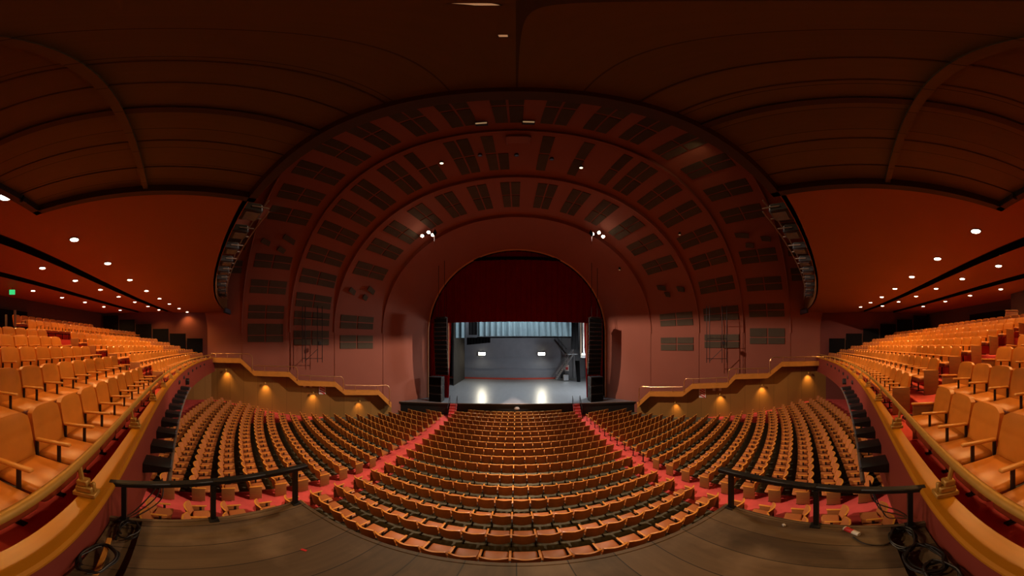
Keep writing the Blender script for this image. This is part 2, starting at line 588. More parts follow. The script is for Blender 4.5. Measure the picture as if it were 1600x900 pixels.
for nm, G in (('left', GL), ('right', GR)):
    sgn = -1 if nm == 'left' else 1
    # wooden wall under the gallery
    mb = MB()
    pts = [gal_pt(a, z, 1.0) for a, z in G]
    mb.grid(lambda u, v: (pts[int(u)].x, pts[int(u)].y, (pts[int(u)].z - 0.3) * v + (-7.3) * (1 - v)), list(range(len(pts))), [0, 1])
    p0 = pts[0]
    mb.grid(lambda u, v: (p0.x + sgn * 0.7 * u, p0.y - 6.5 * u, (p0.z - 0.3) * v - 7.3 * (1 - v)), [0, 1], [0, 1])
    struct(mb.build('wall_' + nm, 'wood_wall', smooth=0), 'wooden side wall of the stalls under the stepped gallery')
    # parapet: stepped band with a depth of its own and a sill on top
    mb = MB()
    fr = [gal_pt(a, z) for a, z in G]
    bk = [gal_pt(a, z, 0.5) for a, z in G]
    n = len(fr)
    for i in range(n - 1):
        hb = 0.42
        a, b, c, d = fr[i], fr[i + 1], bk[i + 1], bk[i]
        dz = Vector((0, 0, -hb))
        mb.add([a, b, c, d, a + dz, b + dz, c + dz, d + dz], [(0, 1, 2, 3), (4, 7, 6, 5), (0, 4, 5, 1), (1, 5, 6, 2), (2, 6, 7, 3), (3, 7, 4, 0)])
    par = tag(mb.build('gallery_parapet', 'gallery_wood', smooth=0), 'stepped wooden parapet running down the %s side wall to the stage' % nm, 'parapet', 'side gallery parapets')
    # gallery floor behind it
    mb = MB()
    bo = [gal_pt(a, z - 0.25, 3.2) for a, z in G]
    mb.grid(lambda u, v: bk[int(u)].lerp(bo[int(u)], v) + Vector((0, 0, -0.25 * (1 - v))), list(range(n)), [0, 1])
    struct(mb.build('floor_gallery_' + nm, 'carpet_dark'))
    # handrail with rounded ends over each landing
    mb = MB()
    rl = []
    for k in range(0, n - 1, 2):
        a, b = fr[k], fr[k + 1]
        rr = 0.40 if k == 0 else 0.48
        a2 = a + Vector((0, 0, rr)); b2 = b + Vector((0, 0, rr))
        nxt = fr[k + 2] if k + 2 < n else fr[-1]
        if k + 2 >= n:
            nxt = b.lerp(fr[-1], 0.6)
        e = b.lerp(nxt, 0.85); top = Vector((e.x, e.y, b2.z))
        pts = [a2, b2, b2.lerp(top, 0.6)]
        for t in range(1, 7):
            ang = t / 6 * PI / 2
            base = b2.lerp(top, 0.6)
            pts.append(base + (top - base) * math.sin(ang) + Vector((0, 0, -0.42 * (1 - math.cos(ang)))))
        pts.append(Vector((top.x, top.y, nxt.z + 0.0)))
        mb.tube(pts, 0.045, 8)
        for t in ((0.3, 0.98) if k else (0.15, 0.55, 0.98)):
            q = a.lerp(b, t)
            rl.append((q, q + Vector((0, 0, rr))))
    t_ = thing('gallery_handrail', 'brass handrail with rounded drops above the %s stepped parapet' % nm, 'handrail', (0, 0, 0), 0, 'side gallery handrails')
    mb.build('rail', 'rail_metal', t_)
    for a, b in rl:
        mb = MB(); mb.cyl(a, b, 0.03, 8); mb.build('post', 'rail_metal', t_)

# balcony side walls and back wall
for nm, sgn in (('left', -1), ('right', 1)):
    mb = MB()
    mb.slab(lambda u, v: (sgn * (21.0 + (0.5 * u)), 4.6 - 17 * u, v), [0, 0.3, 1], [-7.3, SOF + 0.5], (sgn * 0.3, 0, 0))
    struct(mb.build('wall_balcony_' + nm, 'side_paint'), 'dark red side wall beside the balcony')
mb = MB()
bx = lsp(-21.4, 21.4, 41)
mb.slab(lambda x, z: (x, balY(x, -10.6), z), bx, [-3, 1.75, 2.0, SOF + 0.5], (0, -0.3, 0))
struct(mb.build('wall_back', 'back_paint'), 'dark brown rear wall of the balcony')

# underside of the upper balcony with two slots painted black inside as shade, and its front edge


def up_front(X):
    X = abs(X)
    return 1.32 + 0.0070 * X * X + 7.6e-6 * X ** 4


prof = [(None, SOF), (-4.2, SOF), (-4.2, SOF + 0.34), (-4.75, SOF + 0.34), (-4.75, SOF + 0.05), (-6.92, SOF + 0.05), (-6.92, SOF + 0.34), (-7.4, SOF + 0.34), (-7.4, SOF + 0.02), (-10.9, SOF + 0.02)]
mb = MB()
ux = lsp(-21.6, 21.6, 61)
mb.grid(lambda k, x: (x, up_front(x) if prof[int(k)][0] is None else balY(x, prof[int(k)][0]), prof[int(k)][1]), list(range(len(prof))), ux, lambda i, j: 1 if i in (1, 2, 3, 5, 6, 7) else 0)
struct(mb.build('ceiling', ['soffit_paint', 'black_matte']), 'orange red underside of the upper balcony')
mb = MB()
mb.slab(lambda x, z: (x, up_front(x) + 0.02, z), ux, [SOF + 0.0, SOF + 0.3, SOF + 2.6], (0, -0.12, 0))
struct(mb.build('wall_upper_balcony_front', 'soffit_paint'), 'front edge of the upper balcony')
mb = MB()
mb.grid(lambda k, x: (x, balY(x, (-0.5, -3, -6, -11)[int(k)]), -2.45), [0, 1, 2, 3], ux)
struct(mb.build('ceiling_under_balcony', 'side_paint'))

# balcony tiers
BR = {k: (-1.33 - 0.9 * (k - 1), -0.64 + 0.31 * (k - 1)) for k in range(1, 9)}      # back-top distance and height per row
prof = [(-0.56, -1.56), (BR[1][0] - 0.10, -1.56)]
for k in range(2, 9):
    zf = BR[k][1] - 0.92
    prof += [(BR[k - 1][0] - 0.10, zf), (BR[k][0] - 0.10, zf)]
prof += [(-10.6, BR[8][1] - 0.92)]
mb = MB()
mb.grid(lambda k, x: (x, balY(x, prof[int(k)][0]), prof[int(k)][1]), list(range(len(prof))), bx)
struct(mb.build('floor_balcony', 'carpet', smooth=0.3), 'stepped balcony floor in red carpet')

# balcony front: fascia, wooden ledge
mb = MB()
mb.slab(lambda x, z: (x, balY(x, -0.45), z), ux, [-2.45, -1.9, -1.16], (0, -0.10, 0))
struct(mb.build('wall_balcony_front', 'fascia_paint'), 'dark red balcony front below the wooden ledge')
mb = MB()
prof = [(-0.415, -1.16), (-0.40, -1.145), (-0.40, -1.12), (-0.415, -1.10), (-0.565, -1.10), (-0.575, -1.115), (-0.575, -1.16), (-0.415, -1.16)]
mb.grid(lambda k, x: (x, balY(x, prof[int(k)][0]), prof[int(k)][1]), list(range(len(prof))), lsp(-20.9, 20.9, 121))
tag(mb.build('ledge', 'ledge_wood', smooth=0.3), 'long curved wooden ledge capping the balcony front', 'ledge')
mb = MB()
mb.slab(lambda x, z: (x, balY(x, -0.53), z), ux, [-1.56, -1.16], (0, -0.03, 0))
struct(mb.build('trim_9', 'carpet'))

# small dark vents along the balcony front
for s, sd in ((-1, 'left'), (1, 'right')):
    for j in range(7):
        x = 8.6 + 1.35 * j
        mb = MB(); mb.rbox((0, 0, 0), (0.16, 0.05, 0.16), 0.02, 1); mb.box((0, 0.03, 0), (0.1, 0.015, 0.1))
        tag(mb.build('vent_cover', 'black_paint', None, (s * x, balY(x, -0.43), -1.45), (0, 0, math.atan2(s * x, 47))), '%s small dark vent from the platform along the %s balcony front' % (ordw(j + 1), sd), 'vent', 'vents along the balcony front')

# brass rail on stepped brackets
t_ = thing('balcony_rail', 'long brass tube rail along the curved balcony ledge', 'rail', (0, 0, 0))
mb = MB()
mb.tube([(x, balY(x, -0.585), -0.83) for x in lsp(-20.9, 20.9, 121)], 0.031, 10)
mb.build('tube', 'brass', t_)


def bracket(parent, x):
    mb = MB()
    y = balY(x, -0.53)
    a = math.atan2(x, 47 - y)
    T = Matrix.Translation((x, y, -1.10)) @ Matrix.Rotation(a, 4, 'Z')
    mb.rbox((0, 0, 0.02), (0.10, 0.15, 0.04), 0.006, 1, T)
    mb.rbox((0, -0.005, 0.065), (0.085, 0.11, 0.05), 0.008, 1, T)
    mb.rbox((0, -0.02, 0.115), (0.07, 0.075, 0.05), 0.008, 1, T)
    mb.cyl(T @ Vector((0, -0.03, 0.13)), T @ Vector((0, -0.05, 0.25)), 0.018, 8)
    mb.rbox((0, 0.045, 0.08), (0.03, 0.03, 0.09), 0.008, 1, T)
    mb.build('bracket', 'brass', parent)


for s in (-1, 1):
    for k in range(13):
        bracket(t_, s * (1.28 + 1.5 * k))

# dark boarded canopy under the upper balcony, over the platform
cx, cz = -0.07, SOF - 0.02
mb = MB()
x0, x1, y0, y1 = -3.55 + cx, 3.48 + cx, -2.5, 1.40
mb.box(((x0 + x1) / 2, (y0 + y1) / 2, cz + 0.05), (x1 - x0, y1 - y0, 0.10))
cp = thing('lighting_canopy', 'dark boarded canopy hanging under the upper balcony right above the platform', 'canopy', (0, 0, 0))
mb.build('boards', 'canopy_boards', cp)
mb = MB()
for (a, b) in (((x0, y0), (x1, y0)), ((x0, y1), (x1, y1)), ((x0, y0), (x0, y1)), ((x1, y0), (x1, y1))):
    mb.box(((a[0] + b[0]) / 2, (a[1] + b[1]) / 2, cz - 0.06), (abs(a[0] - b[0]) + 0.14, abs(a[1] - b[1]) + 0.14, 0.2))
mb.build('frame', 'canopy_trim', cp)
for x in (-1.63 + cx, 1.60 + cx):
    mb = MB()
    mb.box((x, (y0 + y1) / 2, cz - 0.02), (0.09, y1 - y0, 0.08))
    mb.build('long_beam', 'canopy_trim', cp)
mb = MB()
mb.box(((x0 + x1) / 2, -0.40, cz - 0.04), (x1 - x0, 0.08, 0.11))
mb.build('cross_beam', 'canopy_boards', cp)
for x in (-3.0, -2.35, 2.3, 2.95, -0.9, 0.85, -1.25, 1.2):
    mb = MB()
    mb.box((x, (y0 + y1) / 2, cz - 0.005), (0.015, y1 - y0, 0.02))
    mb.build('seam_strip', 'canopy_trim', cp)
for x, y, sx, sy, lab in ((-0.010, 0.062, 0.009, 0.032, 'slim lamp in the canopy straight above the platform'), (-0.03, 0.52, 0.022, 0.03, 'tiny lamp in the canopy toward its front edge')):
    t_ = thing('ceiling_lamp', lab, 'lamp', (x, y, cz), 0, 'canopy lamps')
    mb = MB(); mb.rbox((0, 0, -0.004), (sx * 1.2, sy * 1.1, 0.012), 0.002, 1); mb.build('housing', 'dark_metal', t_)
    mb = MB(); mb.rbox((0, 0, -0.012), (sx, sy, 0.008), 0.002, 1); mb.build('lens', 'dim_lens', t_)
for s in (-1, 1):
    t_ = thing('hanging_box', 'small black box hung below the %s rear corner of the canopy' % ('left' if s < 0 else 'right'), 'box', (s * (3.0) + cx, -2.42, SOF), 0, 'boxes below the canopy')
    mb = MB(); mb.rbox((0, 0, -0.17), (0.10, 0.10, 0.14), 0.01, 1); mb.build('body', 'black_paint', t_)
    mb = MB(); mb.box((0, 0, -0.05), (0.02, 0.02, 0.12)); mb.build('bracket', 'black_paint', t_)

# ------------------------------------------------------------------ platform in front of the balcony
mb = MB()
PZ = -1.55
mb.box((-0.04, 0.40, PZ - 0.04), (2.92, 1.18, 0.08))
pf = thing('platform', 'worn wooden plank platform jutting out from the balcony over the stalls', 'platform', (0, 0, 0))
mb.build('deck', 'platform_boards', pf)
mb = MB()
mb.box((-0.04, 0.99 + 0.015, PZ - 0.07), (2.96, 0.03, 0.15)); mb.box((-1.515, 0.25, PZ - 0.07), (0.03, 1.5, 0.15)); mb.box((1.435, 0.25, PZ - 0.07), (0.03, 1.5, 0.15))
mb.build('edge_board', 'platform_boards', pf)
mb = MB()
mb.box((-0.04, -0.30, PZ - 0.08), (2.92, 0.24, 0.06))
mb.build('rear_strip', 'platform_boards', pf)
for s, x in ((-1, -1.5), (1, 1.42)):
    t_ = thing('guard_rail', 'low black guard rail on the %s edge of the wooden platform' % ('left' if s < 0 else 'right'), 'guard rail', (x, 0.3, PZ), 0, 'platform guard rails')
    mb = MB()
    pts = [(0.0, -0.72, 0.43), (s * 0.035, -0.3, 0.43), (s * 0.045, 0.0, 0.43), (s * 0.03, 0.4, 0.43), (0, 0.76, 0.43)]
    for i in range(4):
        a, b = Vector(pts[i]), Vector(pts[i + 1])
        d = b - a
        T = Matrix.Translation((a + b) / 2) @ Matrix.Rotation(-math.atan2(d.x, d.y), 4, 'Z')
        mb.rbox((0, 0, 0), (0.06, d.length + 0.02, 0.045), 0.008, 1, T)
    mb.build('top_bar', 'black_paint', t_)
    for y in (-0.62, 0.0, 0.66):
        mb = MB(); mb.box((s * 0.02 * (1 if y == 0 else 0.3), y, 0.20), (0.035, 0.035, 0.42)); mb.box((0, y, 0.004), (0.07, 0.07, 0.008)); mb.build('post', 'black_paint', t_)


def cable(name, label, pts, r=0.008, m='cable_black', group='cables'):
    mb = MB()
    # smooth the path
    P = [Vector(p) for p in pts]
    out = []
    for i in range(len(P) - 1):
        p0, p1, p2, p3 = P[max(i - 1, 0)], P[i], P[i + 1], P[min(i + 2, len(P) - 1)]
        for k in range(6):
            t = k / 6
            out.append(0.5 * ((2 * p1) + (-p0 + p2) * t + (2 * p0 - 5 * p1 + 4 * p2 - p3) * t * t + (-p0 + 3 * p1 - 3 * p2 + p3) * t ** 3))
    out.append(P[-1])
    mb.tube(out, r, 7)
    return tag(mb.build(name, m), label, 'cable', group)


def coil(cx, cy, z, r, n, seed, lab):
    rr = random.Random(seed)
    pts = []
    for k in range(n * 12):
        a = k / 12 * 2 * PI
        q = r * (0.8 + 0.25 * rr.random())
        pts.append((cx + q * math.cos(a), cy + 0.62 * q * math.sin(a), z + 0.012 + 0.05 * k / (n * 12) + 0.012 * rr.random()))
    return cable('cable_coil', lab, pts, 0.0075, 'cable_black', 'coiled cables')


ZP = PZ - 0.05
coil(1.26, -0.24, ZP + 0.02, 0.13, 5, 1, 'upper coil of black cable beside the right guard rail post')
coil(1.02, -0.30, ZP + 0.02, 0.16, 6, 2, 'lower tangled coil of black cable at the right end of the platform')
coil(0.86, -0.33, ZP + 0.02, 0.12, 5, 3, 'dark cable tangle nearest the bottom of the right balcony front')
coil(-1.36, -0.26, ZP + 0.03, 0.11, 2, 5, 'loose loop of black cable beside the left guard rail post')
coil(-1.0, -0.34, ZP + 0.03, 0.15, 3, 6, 'black cable loops on the left end strip of the platform')
cable('cable', 'thin black cable trailing across the right end of the platform', [(1.30, 0.05, PZ + 0.01), (1.22, -0.02, PZ + 0.012), (1.2, -0.12, PZ + 0.012), (1.26, -0.2, PZ + 0.01)], 0.006)
for k in range(3):
    cable('cable', ['first', 'second', 'third'][k] + ' black cable sagging from the lamp pipe to the left guard rail',
          [(-2.75, -0.1, -1.9), (-2.3 - 0.1 * k, -0.2 + 0.05 * k, -1.85 - 0.12 * k), (-1.85, -0.3, -1.75 - 0.05 * k), (-1.55, -0.33, -1.58), (-1.42 + 0.08 * k, -0.32, ZP + 0.02)], 0.008)
    cable('cable', ['first', 'second', 'third'][k] + ' black cable sagging from the lamp pipe to the right guard rail',
          [(2.7, -0.1, -1.9), (2.3, -0.12 - 0.06 * k, -1.95 - 0.14 * k), (1.8, -0.3, -1.7 - 0.06 * k), (1.5, -0.33, -1.55), (1.36, -0.32 + 0.03 * k, ZP + 0.02)], 0.008)
t_ = thing('wood_batten', 'pale wooden batten leaning on the balcony front at the left platform end', 'batten', (-1.05, -0.33, ZP))
mb = MB(); mb.rbox((0, 0, 0.03), (0.36, 0.03, 0.03), 0.004, 1, rot=(0, 0.25, 0.1)); mb.build('stick', 'gallery_wood', t_)
for x, y, z, sd_, lab in ((4.35, -1.15, -1.55, 1, 'heap of dark cable on the floor of the aisle at the right front balcony row'), (4.75, -2.05, -1.23, 2, 'heap of dark cable in the right balcony aisle by the second row')):
    coil(x, balY(x, y), z, 0.2, 6, sd_ + 10, lab)
t_ = thing('tape_roll', 'red and white roll lying by the right guard rail', 'roll', (1.36, 0.06, PZ), 0.9)
mb = MB(); mb.cyl((-0.06, 0, 0.02), (0.06, 0, 0.02), 0.02, 14); mb.build('core', 'white_paint', t_)
mb = MB(); mb.cyl((-0.01, 0, 0.0205), (0.05, 0, 0.0205), 0.0213, 14); mb.build('wrap', 'sign_red', t_)
for x, y, lab in ((-0.56, 0.62, 'scrap of yellow tape stuck to the platform planks'), (-0.95, 0.66, 'speck of orange paper on the platform planks')):
    mb = MB(); mb.rbox((0, 0, 0.002), (0.035, 0.018, 0.004), 0.001, 1); tag(mb.build('tape_scrap', 'yellow_tape' if x > -0.9 else 'sign_red', None, (x, y, PZ), (0, 0, 0.4)), lab, 'tape')
mb = MB(); mb.rbox((0, 0, 0.01), (0.03, 0.02, 0.02), 0.006, 2); tag(mb.build('paper_scrap', 'white_paint', None, (1.36, 0.5, PZ), (0, 0, 0.7)), 'crumpled white paper scrap by the right guard rail', 'paper')

# ------------------------------------------------------------------ SEATS
# stalls seat: faces +y, origin under the foot of its backrest
SW = 0.54


def seat_parts(mass=False):
    P = []
    us = lsp(-1, 1, 7 if not mass else 4)
    vs = lsp(0, 1, 5 if not mass else 3)

    def back(u, v):
        crown = 0.035 * abs(u) ** 4 * v ** 3
        return (u * 0.250, 0.095 * u * u - 0.03 - 0.115 * v, 0.34 + 0.56 * v - crown + 0.0)
    mb = MB(); mb.slab(back, us, vs, (0, -0.045, 0.0), 0, 1, 2); P.append(('backrest', mb, ['stall_leather', 'veneer', 'arm_wood']))
    mb = MB()
    if mass:
        mb.box((0, 0.25, 0.42), (0.46, 0.40, 0.09), rot=(0.06, 0, 0))
    else:
        mb.rbox((0, 0.25, 0.42), (0.46, 0.42, 0.10), 0.04, 3, rot=(0.06, 0, 0))
    P.append(('seat', mb, ['stall_leather']))
    mb = MB()
    if mass:
        mb.box((-0.27, 0.18, 0.615), (0.05, 0.38, 0.035))
    else:
        mb.rbox((-0.27, 0.18, 0.615), (0.05, 0.38, 0.035), 0.012, 2)
    P.append(('armrest', mb, ['arm_wood']))
    mb = MB()
    mb.box((-0.268, 0.22, 0.30), (0.03, 0.06, 0.6)); mb.box((-0.268, 0.2, 0.015), (0.04, 0.26, 0.03))
    if not mass:
        mb.box((-0.268, 0.05, 0.42), (0.025, 0.28, 0.03))
    P.append(('standard', mb, ['dark_metal']))
    return P


def seat_end(mass=False):
    mb = MB()
    if mass:
        mb.box((0.275, 0.12, 0.32), (0.03, 0.40, 0.60))
    else:
        mb.rbox((0.275, 0.12, 0.32), (0.035, 0.40, 0.60), 0.012, 2)
    mb2 = MB(); mb2.rbox((0.272, 0.13, 0.63), (0.06, 0.42, 0.035), 0.012, 2)
    return mb, mb2


proto = bpy.data.objects.new('stalls_seat', None)
STALL_MESH = [(nm, mb.mesh('stalls_' + nm, ms)) for nm, mb, ms in seat_parts()]
e1, e2 = seat_end()
END_MESH = (e1.mesh('stalls_end', ['veneer']), e2.mesh('stalls_end_arm', ['arm_wood']))
mir = MB(); mir.v = [(-x, y, z) for x, y, z in e1.v]; mir.f = e1.f; mir.m = e1.m
END_MESH_L = mir.mesh('stalls_end', ['veneer'])

under = []            # centre seats wholly hidden below the platform
stalls = []           # x, y, z, angle, block, row, number, end flag
for i in ROWI:
    zf = ZT[i] - SEAT_H
    y0 = rowY(i)
    npm = 20
    # centre block
    xs_c = [-0.1 - 0.54 * 9.5 + 0.54 * k for k in range(npm)]
    for k, x in enumerate(xs_c):
        if i < 0 and not (k in (0, npm - 1) and i >= -4):
            under.append((x, y0, zf, 'centre', i, k, ''))
            continue
        if 16 < i:
            continue
        if stallY(x, y0) + 0.4 > stage_front(x) - 0.5:
            continue
        stalls.append((x, y0, zf, 'centre', i, k, 'L' if k == 0 else 'R' if k == npm - 1 else ''))
    for s, start in ((-1, -6.45), (1, 6.25)):
        x = start + s * 0.27
        row = []
        n = 0
        while True:
            y = stallY(x, y0)
            if y > 3.8 and abs(x) > galX(y) - 1.0:
                break
            if abs(x) > 18.4 or y + 0.5 > stage_front(x) - 0.9 or n > 30:
                break
            row.append(x)
            x += s * 0.54
            n += 1
        for k, x in enumerate(row):
            e = ''
            if k == 0:
                e = 'R' if s < 0 else 'L'
            if k == len(row) - 1:
                e = 'L' if s < 0 else 'R'
            stalls.append((x, y0, zf, 'left' if s < 0 else 'right', i, k, e))


def seat_pose(x, y0, zf):
    y = stallY(x, y0) + 0.115
    a = math.asin(max(-1, min(1, x / 34.0)))
    return (x, y, zf), a


def dist(st):
    (x, y, z), a = seat_pose(st[0], st[1], st[2])
    return math.sqrt(x * x + y * y + (z + 0.8) ** 2)


stalls.sort(key=dist)
NEAR = 300
near, far = stalls[:NEAR], stalls[NEAR:] + under
for st in near:
    x, y0, zf, blk, i, k, e = st
    loc, a = seat_pose(x, y0, zf)
    if i >= 0:
        rw = ordw(i + 1) + ' row from the platform'
    else:
        rw = ordw(-i) + ' row back under the platform'
    if blk == 'centre':
        lab = 'tan centre stalls seat, %s, %s from the left aisle' % (rw, ordw(k + 1))
    else:
        lab = 'tan %s block stalls seat, %s, %s from aisle' % (blk, rw, ordw(k + 1))
    t_ = thing('stalls_chair', lab, 'seat', loc, a, 'stalls seats')
    for nm, me in STALL_MESH:
        o = bpy.data.objects.new(nm, me); COL.objects.link(o); o.parent = t_
    if e == 'R':
        o = bpy.data.objects.new('end_panel', END_MESH[0]); COL.objects.link(o); o.parent = t_
        o = bpy.data.objects.new('armrest', END_MESH[1]); COL.objects.link(o); o.parent = t_
    elif e == 'L':
        o = bpy.data.objects.new('end_panel', END_MESH_L); COL.objects.link(o); o.parent = t_


def mass_object(name, poses, parts, mats, label, cat, kinds=None):
    V, F, MI = [], [], []
    nb = 0
    vv, ff, mm = [], [], []
    for mb, mi_map in parts:
        b = len(vv)
        vv += mb.v
        ff += [[q + b for q in f] for f in mb.f]
        mm += [mi_map[k] for k in mb.m]
    A = np.array(vv)
    for loc, a in poses:
        c, s = math.cos(a), math.sin(a)
        Rm = np.array([[c, -s, 0], [s, c, 0], [0, 0, 1]])
        V.append(A @ Rm.T + np.array(loc))
        F += [[q + nb for q in f] for f in ff]
        MI += mm
        nb += len(vv)
    me = bpy.data.meshes.new(name)
    me.from_pydata([tuple(p) for p in np.concatenate(V)], [], F)
    for m in mats:
        me.materials.append(M[m])
    me.polygons.foreach_set('material_index', MI)
    me.polygons.foreach_set('use_smooth', [True] * len(F))
    me.set_sharp_from_angle(angle=0.7)
    o = bpy.data.objects.new(name, me)
    COL.objects.link(o)
    return tag(o, label, cat, None, 'stuff')


pp = seat_parts(True)
parts = [(pp[0][1], [1, 0, 2]), (pp[1][1], [1]), (pp[2][1], [2]), (pp[3][1], [3])]
mass_object('stalls_seating', [seat_pose(*s[:3]) for s in far], parts, ['veneer_mass', 'leather_mass', 'arm_wood', 'dark_metal'],
            'far curved rows of small tan stalls seats toward the stage and side walls', 'seats')

# balcony seat: leather, faces the stage


def bal_parts(mass=False):
    P = []
    us = lsp(-1, 1, 9 if not mass else 5)
    vs = [0, 0.25, 0.5, 0.75, 0.9, 0.97, 1] if not mass else [0, 0.5, 0.9, 1]

    def back(u, v):
        pad = 0.03 * (1 - u ** 4) * (1 - (2 * v - 1) ** 4)
        top = 0.05 * abs(u) ** 5 * v ** 4
        wd = 0.253 - 0.018 * v ** 6
        return (u * wd, 0.03 * u * u - 0.10 * v + pad, 0.36 + 0.56 * v - top)
    mb = MB(); mb.slab(back, us, vs, (0, -0.06, 0.0), 0, 1, 0); P.append(('backrest', mb, ['leather', 'veneer']))
    mb = MB()

    def dome(bm):
        for v in bm.verts:
            if v.co.z > 0:
                v.co.z += 0.03 * (1 - (v.co.x / 0.25) ** 2)
            if v.co.y > 0.1:
                v.co.z -= 0.02
    mb.rbox((0, 0.235, 0.40), (0.49, 0.46, 0.13), 0.045, 3 if not mass else 1, taper=dome)
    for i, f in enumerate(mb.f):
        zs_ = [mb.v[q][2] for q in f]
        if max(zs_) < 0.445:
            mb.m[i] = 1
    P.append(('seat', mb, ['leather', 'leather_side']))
    mb = MB()
    if mass:
        mb.box((-0.268, 0.17, 0.63), (0.06, 0.36, 0.03))
    else:
        mb.rbox((-0.27, 0.19, 0.63), (0.05, 0.37, 0.036), 0.016, 3, rot=(0.05, 0, 0))
    P.append(('armrest', mb, ['arm_wood']))
    mb = MB()
    mb.box((-0.268, 0.26, 0.31), (0.022, 0.03, 0.62)); mb.box((-0.268, 0.02, 0.48), (0.022, 0.03, 0.28)); mb.box((-0.268, 0.14, 0.40), (0.022, 0.26, 0.03)); mb.box((-0.268, 0.18, 0.01), (0.05, 0.28, 0.02))
    P.append(('frame', mb, ['dark_metal']))
    return P


BAL_MESH = [(nm, mb.mesh('balcony_' + nm, ms)) for nm, mb, ms in bal_parts()]
ends = {}
for s in (-1, 1):
    mb = MB(); mb.rbox((s * 0.282, 0.13, 0.32), (0.035, 0.40, 0.62), 0.012, 2)
    ends[s] = mb.mesh('balcony_end', ['veneer'])
mb = MB(); mb.rbox((0.268, 0.17, 0.63), (0.058, 0.37, 0.036), 0.016, 3, rot=(0.05, 0, 0)); BARM = mb.mesh('balcony_arm', ['arm_wood'])

bal = []
AISLE = {-1: {1: (6.75, 7.9), 2: (6.95, 8.15), 3: (7.05, 8.25), 4: (7.1, 8.35), 5: (7.4, 8.6), 6: (99, 99), 7: (5.6, 6.9), 8: (5.6, 6.9)},
         1: {1: (3.85, 4.75), 2: (4.3, 5.25), 3: (4.5, 5.7), 4: (4.8, 6.0), 5: (5.1, 6.3), 6: (5.3, 6.5), 7: (5.6, 6.8), 8: (5.6, 6.8)}}
for s in (-1, 1):
    for k in range(1, 9):
        yb, zb = BR[k]
        if s < 0 and k == 6:
            continue
        x = {1: 0.9, 2: 1.8, 3: 2.8, 4: 3.6, 5: 4.6, 6: 5.4, 7: 6.3, 8: 7.2}[k]
        if s < 0 and k >= 7:
            x = 8.3
        n = 0
        lim = 19.9 - 0.05 * k
        seq = []
        a0, a1 = AISLE[s][k]
        while x < lim:
            if x + 0.27 > a0 and x - 0.27 < a1:
                x = a1 + 0.28
                seq.append(None)
                continue
            seq.append(x)
            x += 0.54
        if k == 8:
            seq = [q for q in seq if q is None or q < 15]
        num = 0
        side = 'near'
        for j, q in enumerate(seq):
            if q is None:
                num = 0; side = 'far'
                continue
            num += 1
            e = 0
            if (j + 1 < len(seq) and seq[j + 1] is None) or j == len(seq) - 1:
                e = 1
            elif j > 0 and seq[j - 1] is None:
                e = -1
            bal.append((s * q, yb, zb - 0.92, s, k, num, side, e))


def bal_pose(x, yb, zf):
    y = balY(x, yb + 0.10)
    return (x, y, zf), math.atan2(x, 47 - y)


def bdist(b):
    (x, y, z), a = bal_pose(*b[:3])
    return x * x + y * y + z * z


bal.sort(key=bdist)
nearb, farb = bal[:300], bal[300:]
for b in nearb:
    x, yb, zf, s, k, num, side, e = b
    loc, a = bal_pose(x, yb, zf)
    sd = 'left' if s < 0 else 'right'
    if side == 'near':
        lab = 'tan leather balcony seat, %s side, %s row from the rail, %s before the aisle' % (sd, ordw(k), ordw(num))
    else:
        lab = 'tan leather balcony seat, %s side, %s row from the rail, %s beyond the aisle' % (sd, ordw(k), ordw(num))
    t_ = thing('balcony_chair', lab, 'seat', loc, a, 'balcony seats')
    for nm, me in BAL_MESH:
        o = bpy.data.objects.new(nm, me); COL.objects.link(o); o.parent = t_
    if e:
        o = bpy.data.objects.new('end_panel', ends[e * s]); COL.objects.link(o); o.parent = t_
        if e * s > 0:
            o = bpy.data.objects.new('armrest', BARM); COL.objects.link(o); o.parent = t_
if farb:
    pp = bal_parts(True)
    parts = [(pp[0][1], [1, 0]), (pp[1][1], [1, 4]), (pp[2][1], [2]), (pp[3][1], [3])]
    mass_object('balcony_seating', [bal_pose(*b[:3]) for b in farb], parts, ['veneer_mass', 'leather_mass', 'arm_wood', 'dark_metal', 'leather_side'],
                'distant ends of the balcony seat rows by the side walls', 'seats')

# ------------------------------------------------------------------ acoustic panels of the vault
PAN = {
    0: [-0.667, -0.752, 0.589, 0.686, 0.777],
    1: [-1.027, -0.92, -0.821, -0.723, -0.548, -0.471, -0.388, -0.305, -0.23, -0.154, -0.087, -0.015, 0.056, 0.127, 0.195, 0.272, 0.357, 0.447, 0.536, 0.697, 0.806, 0.911, 1.044],
    2: [-1.054, -0.94, -0.861, -0.76, -0.662, -0.559, -0.465, -0.376, -0.282, -0.207, -0.118, -0.045, 0.043, 0.122, 0.21, 0.282, 0.37, 0.465, 0.572, 0.673, 0.787, 0.915, 1.08],
    3: [-1.087, -0.945, -0.669, -0.544, -0.44, -0.324, -0.22, -0.118, -0.021, 0.086, 0.188, 0.29, 0.407, 0.514, 0.633, 0.927, 1.105],
}
MID = {0: (5.4, 1.0), 1: (8.3, 1.36), 2: (11.8, 1.34), 3: (15.35, 1.34)}
BN = {0: 'outermost', 1: 'second', 2: 'third', 3: 'fourth'}


def grow_at(k, Y):
    y0, y1 = bands[k]
    return 0.42 * (Y - y0) / (y1 - y0)


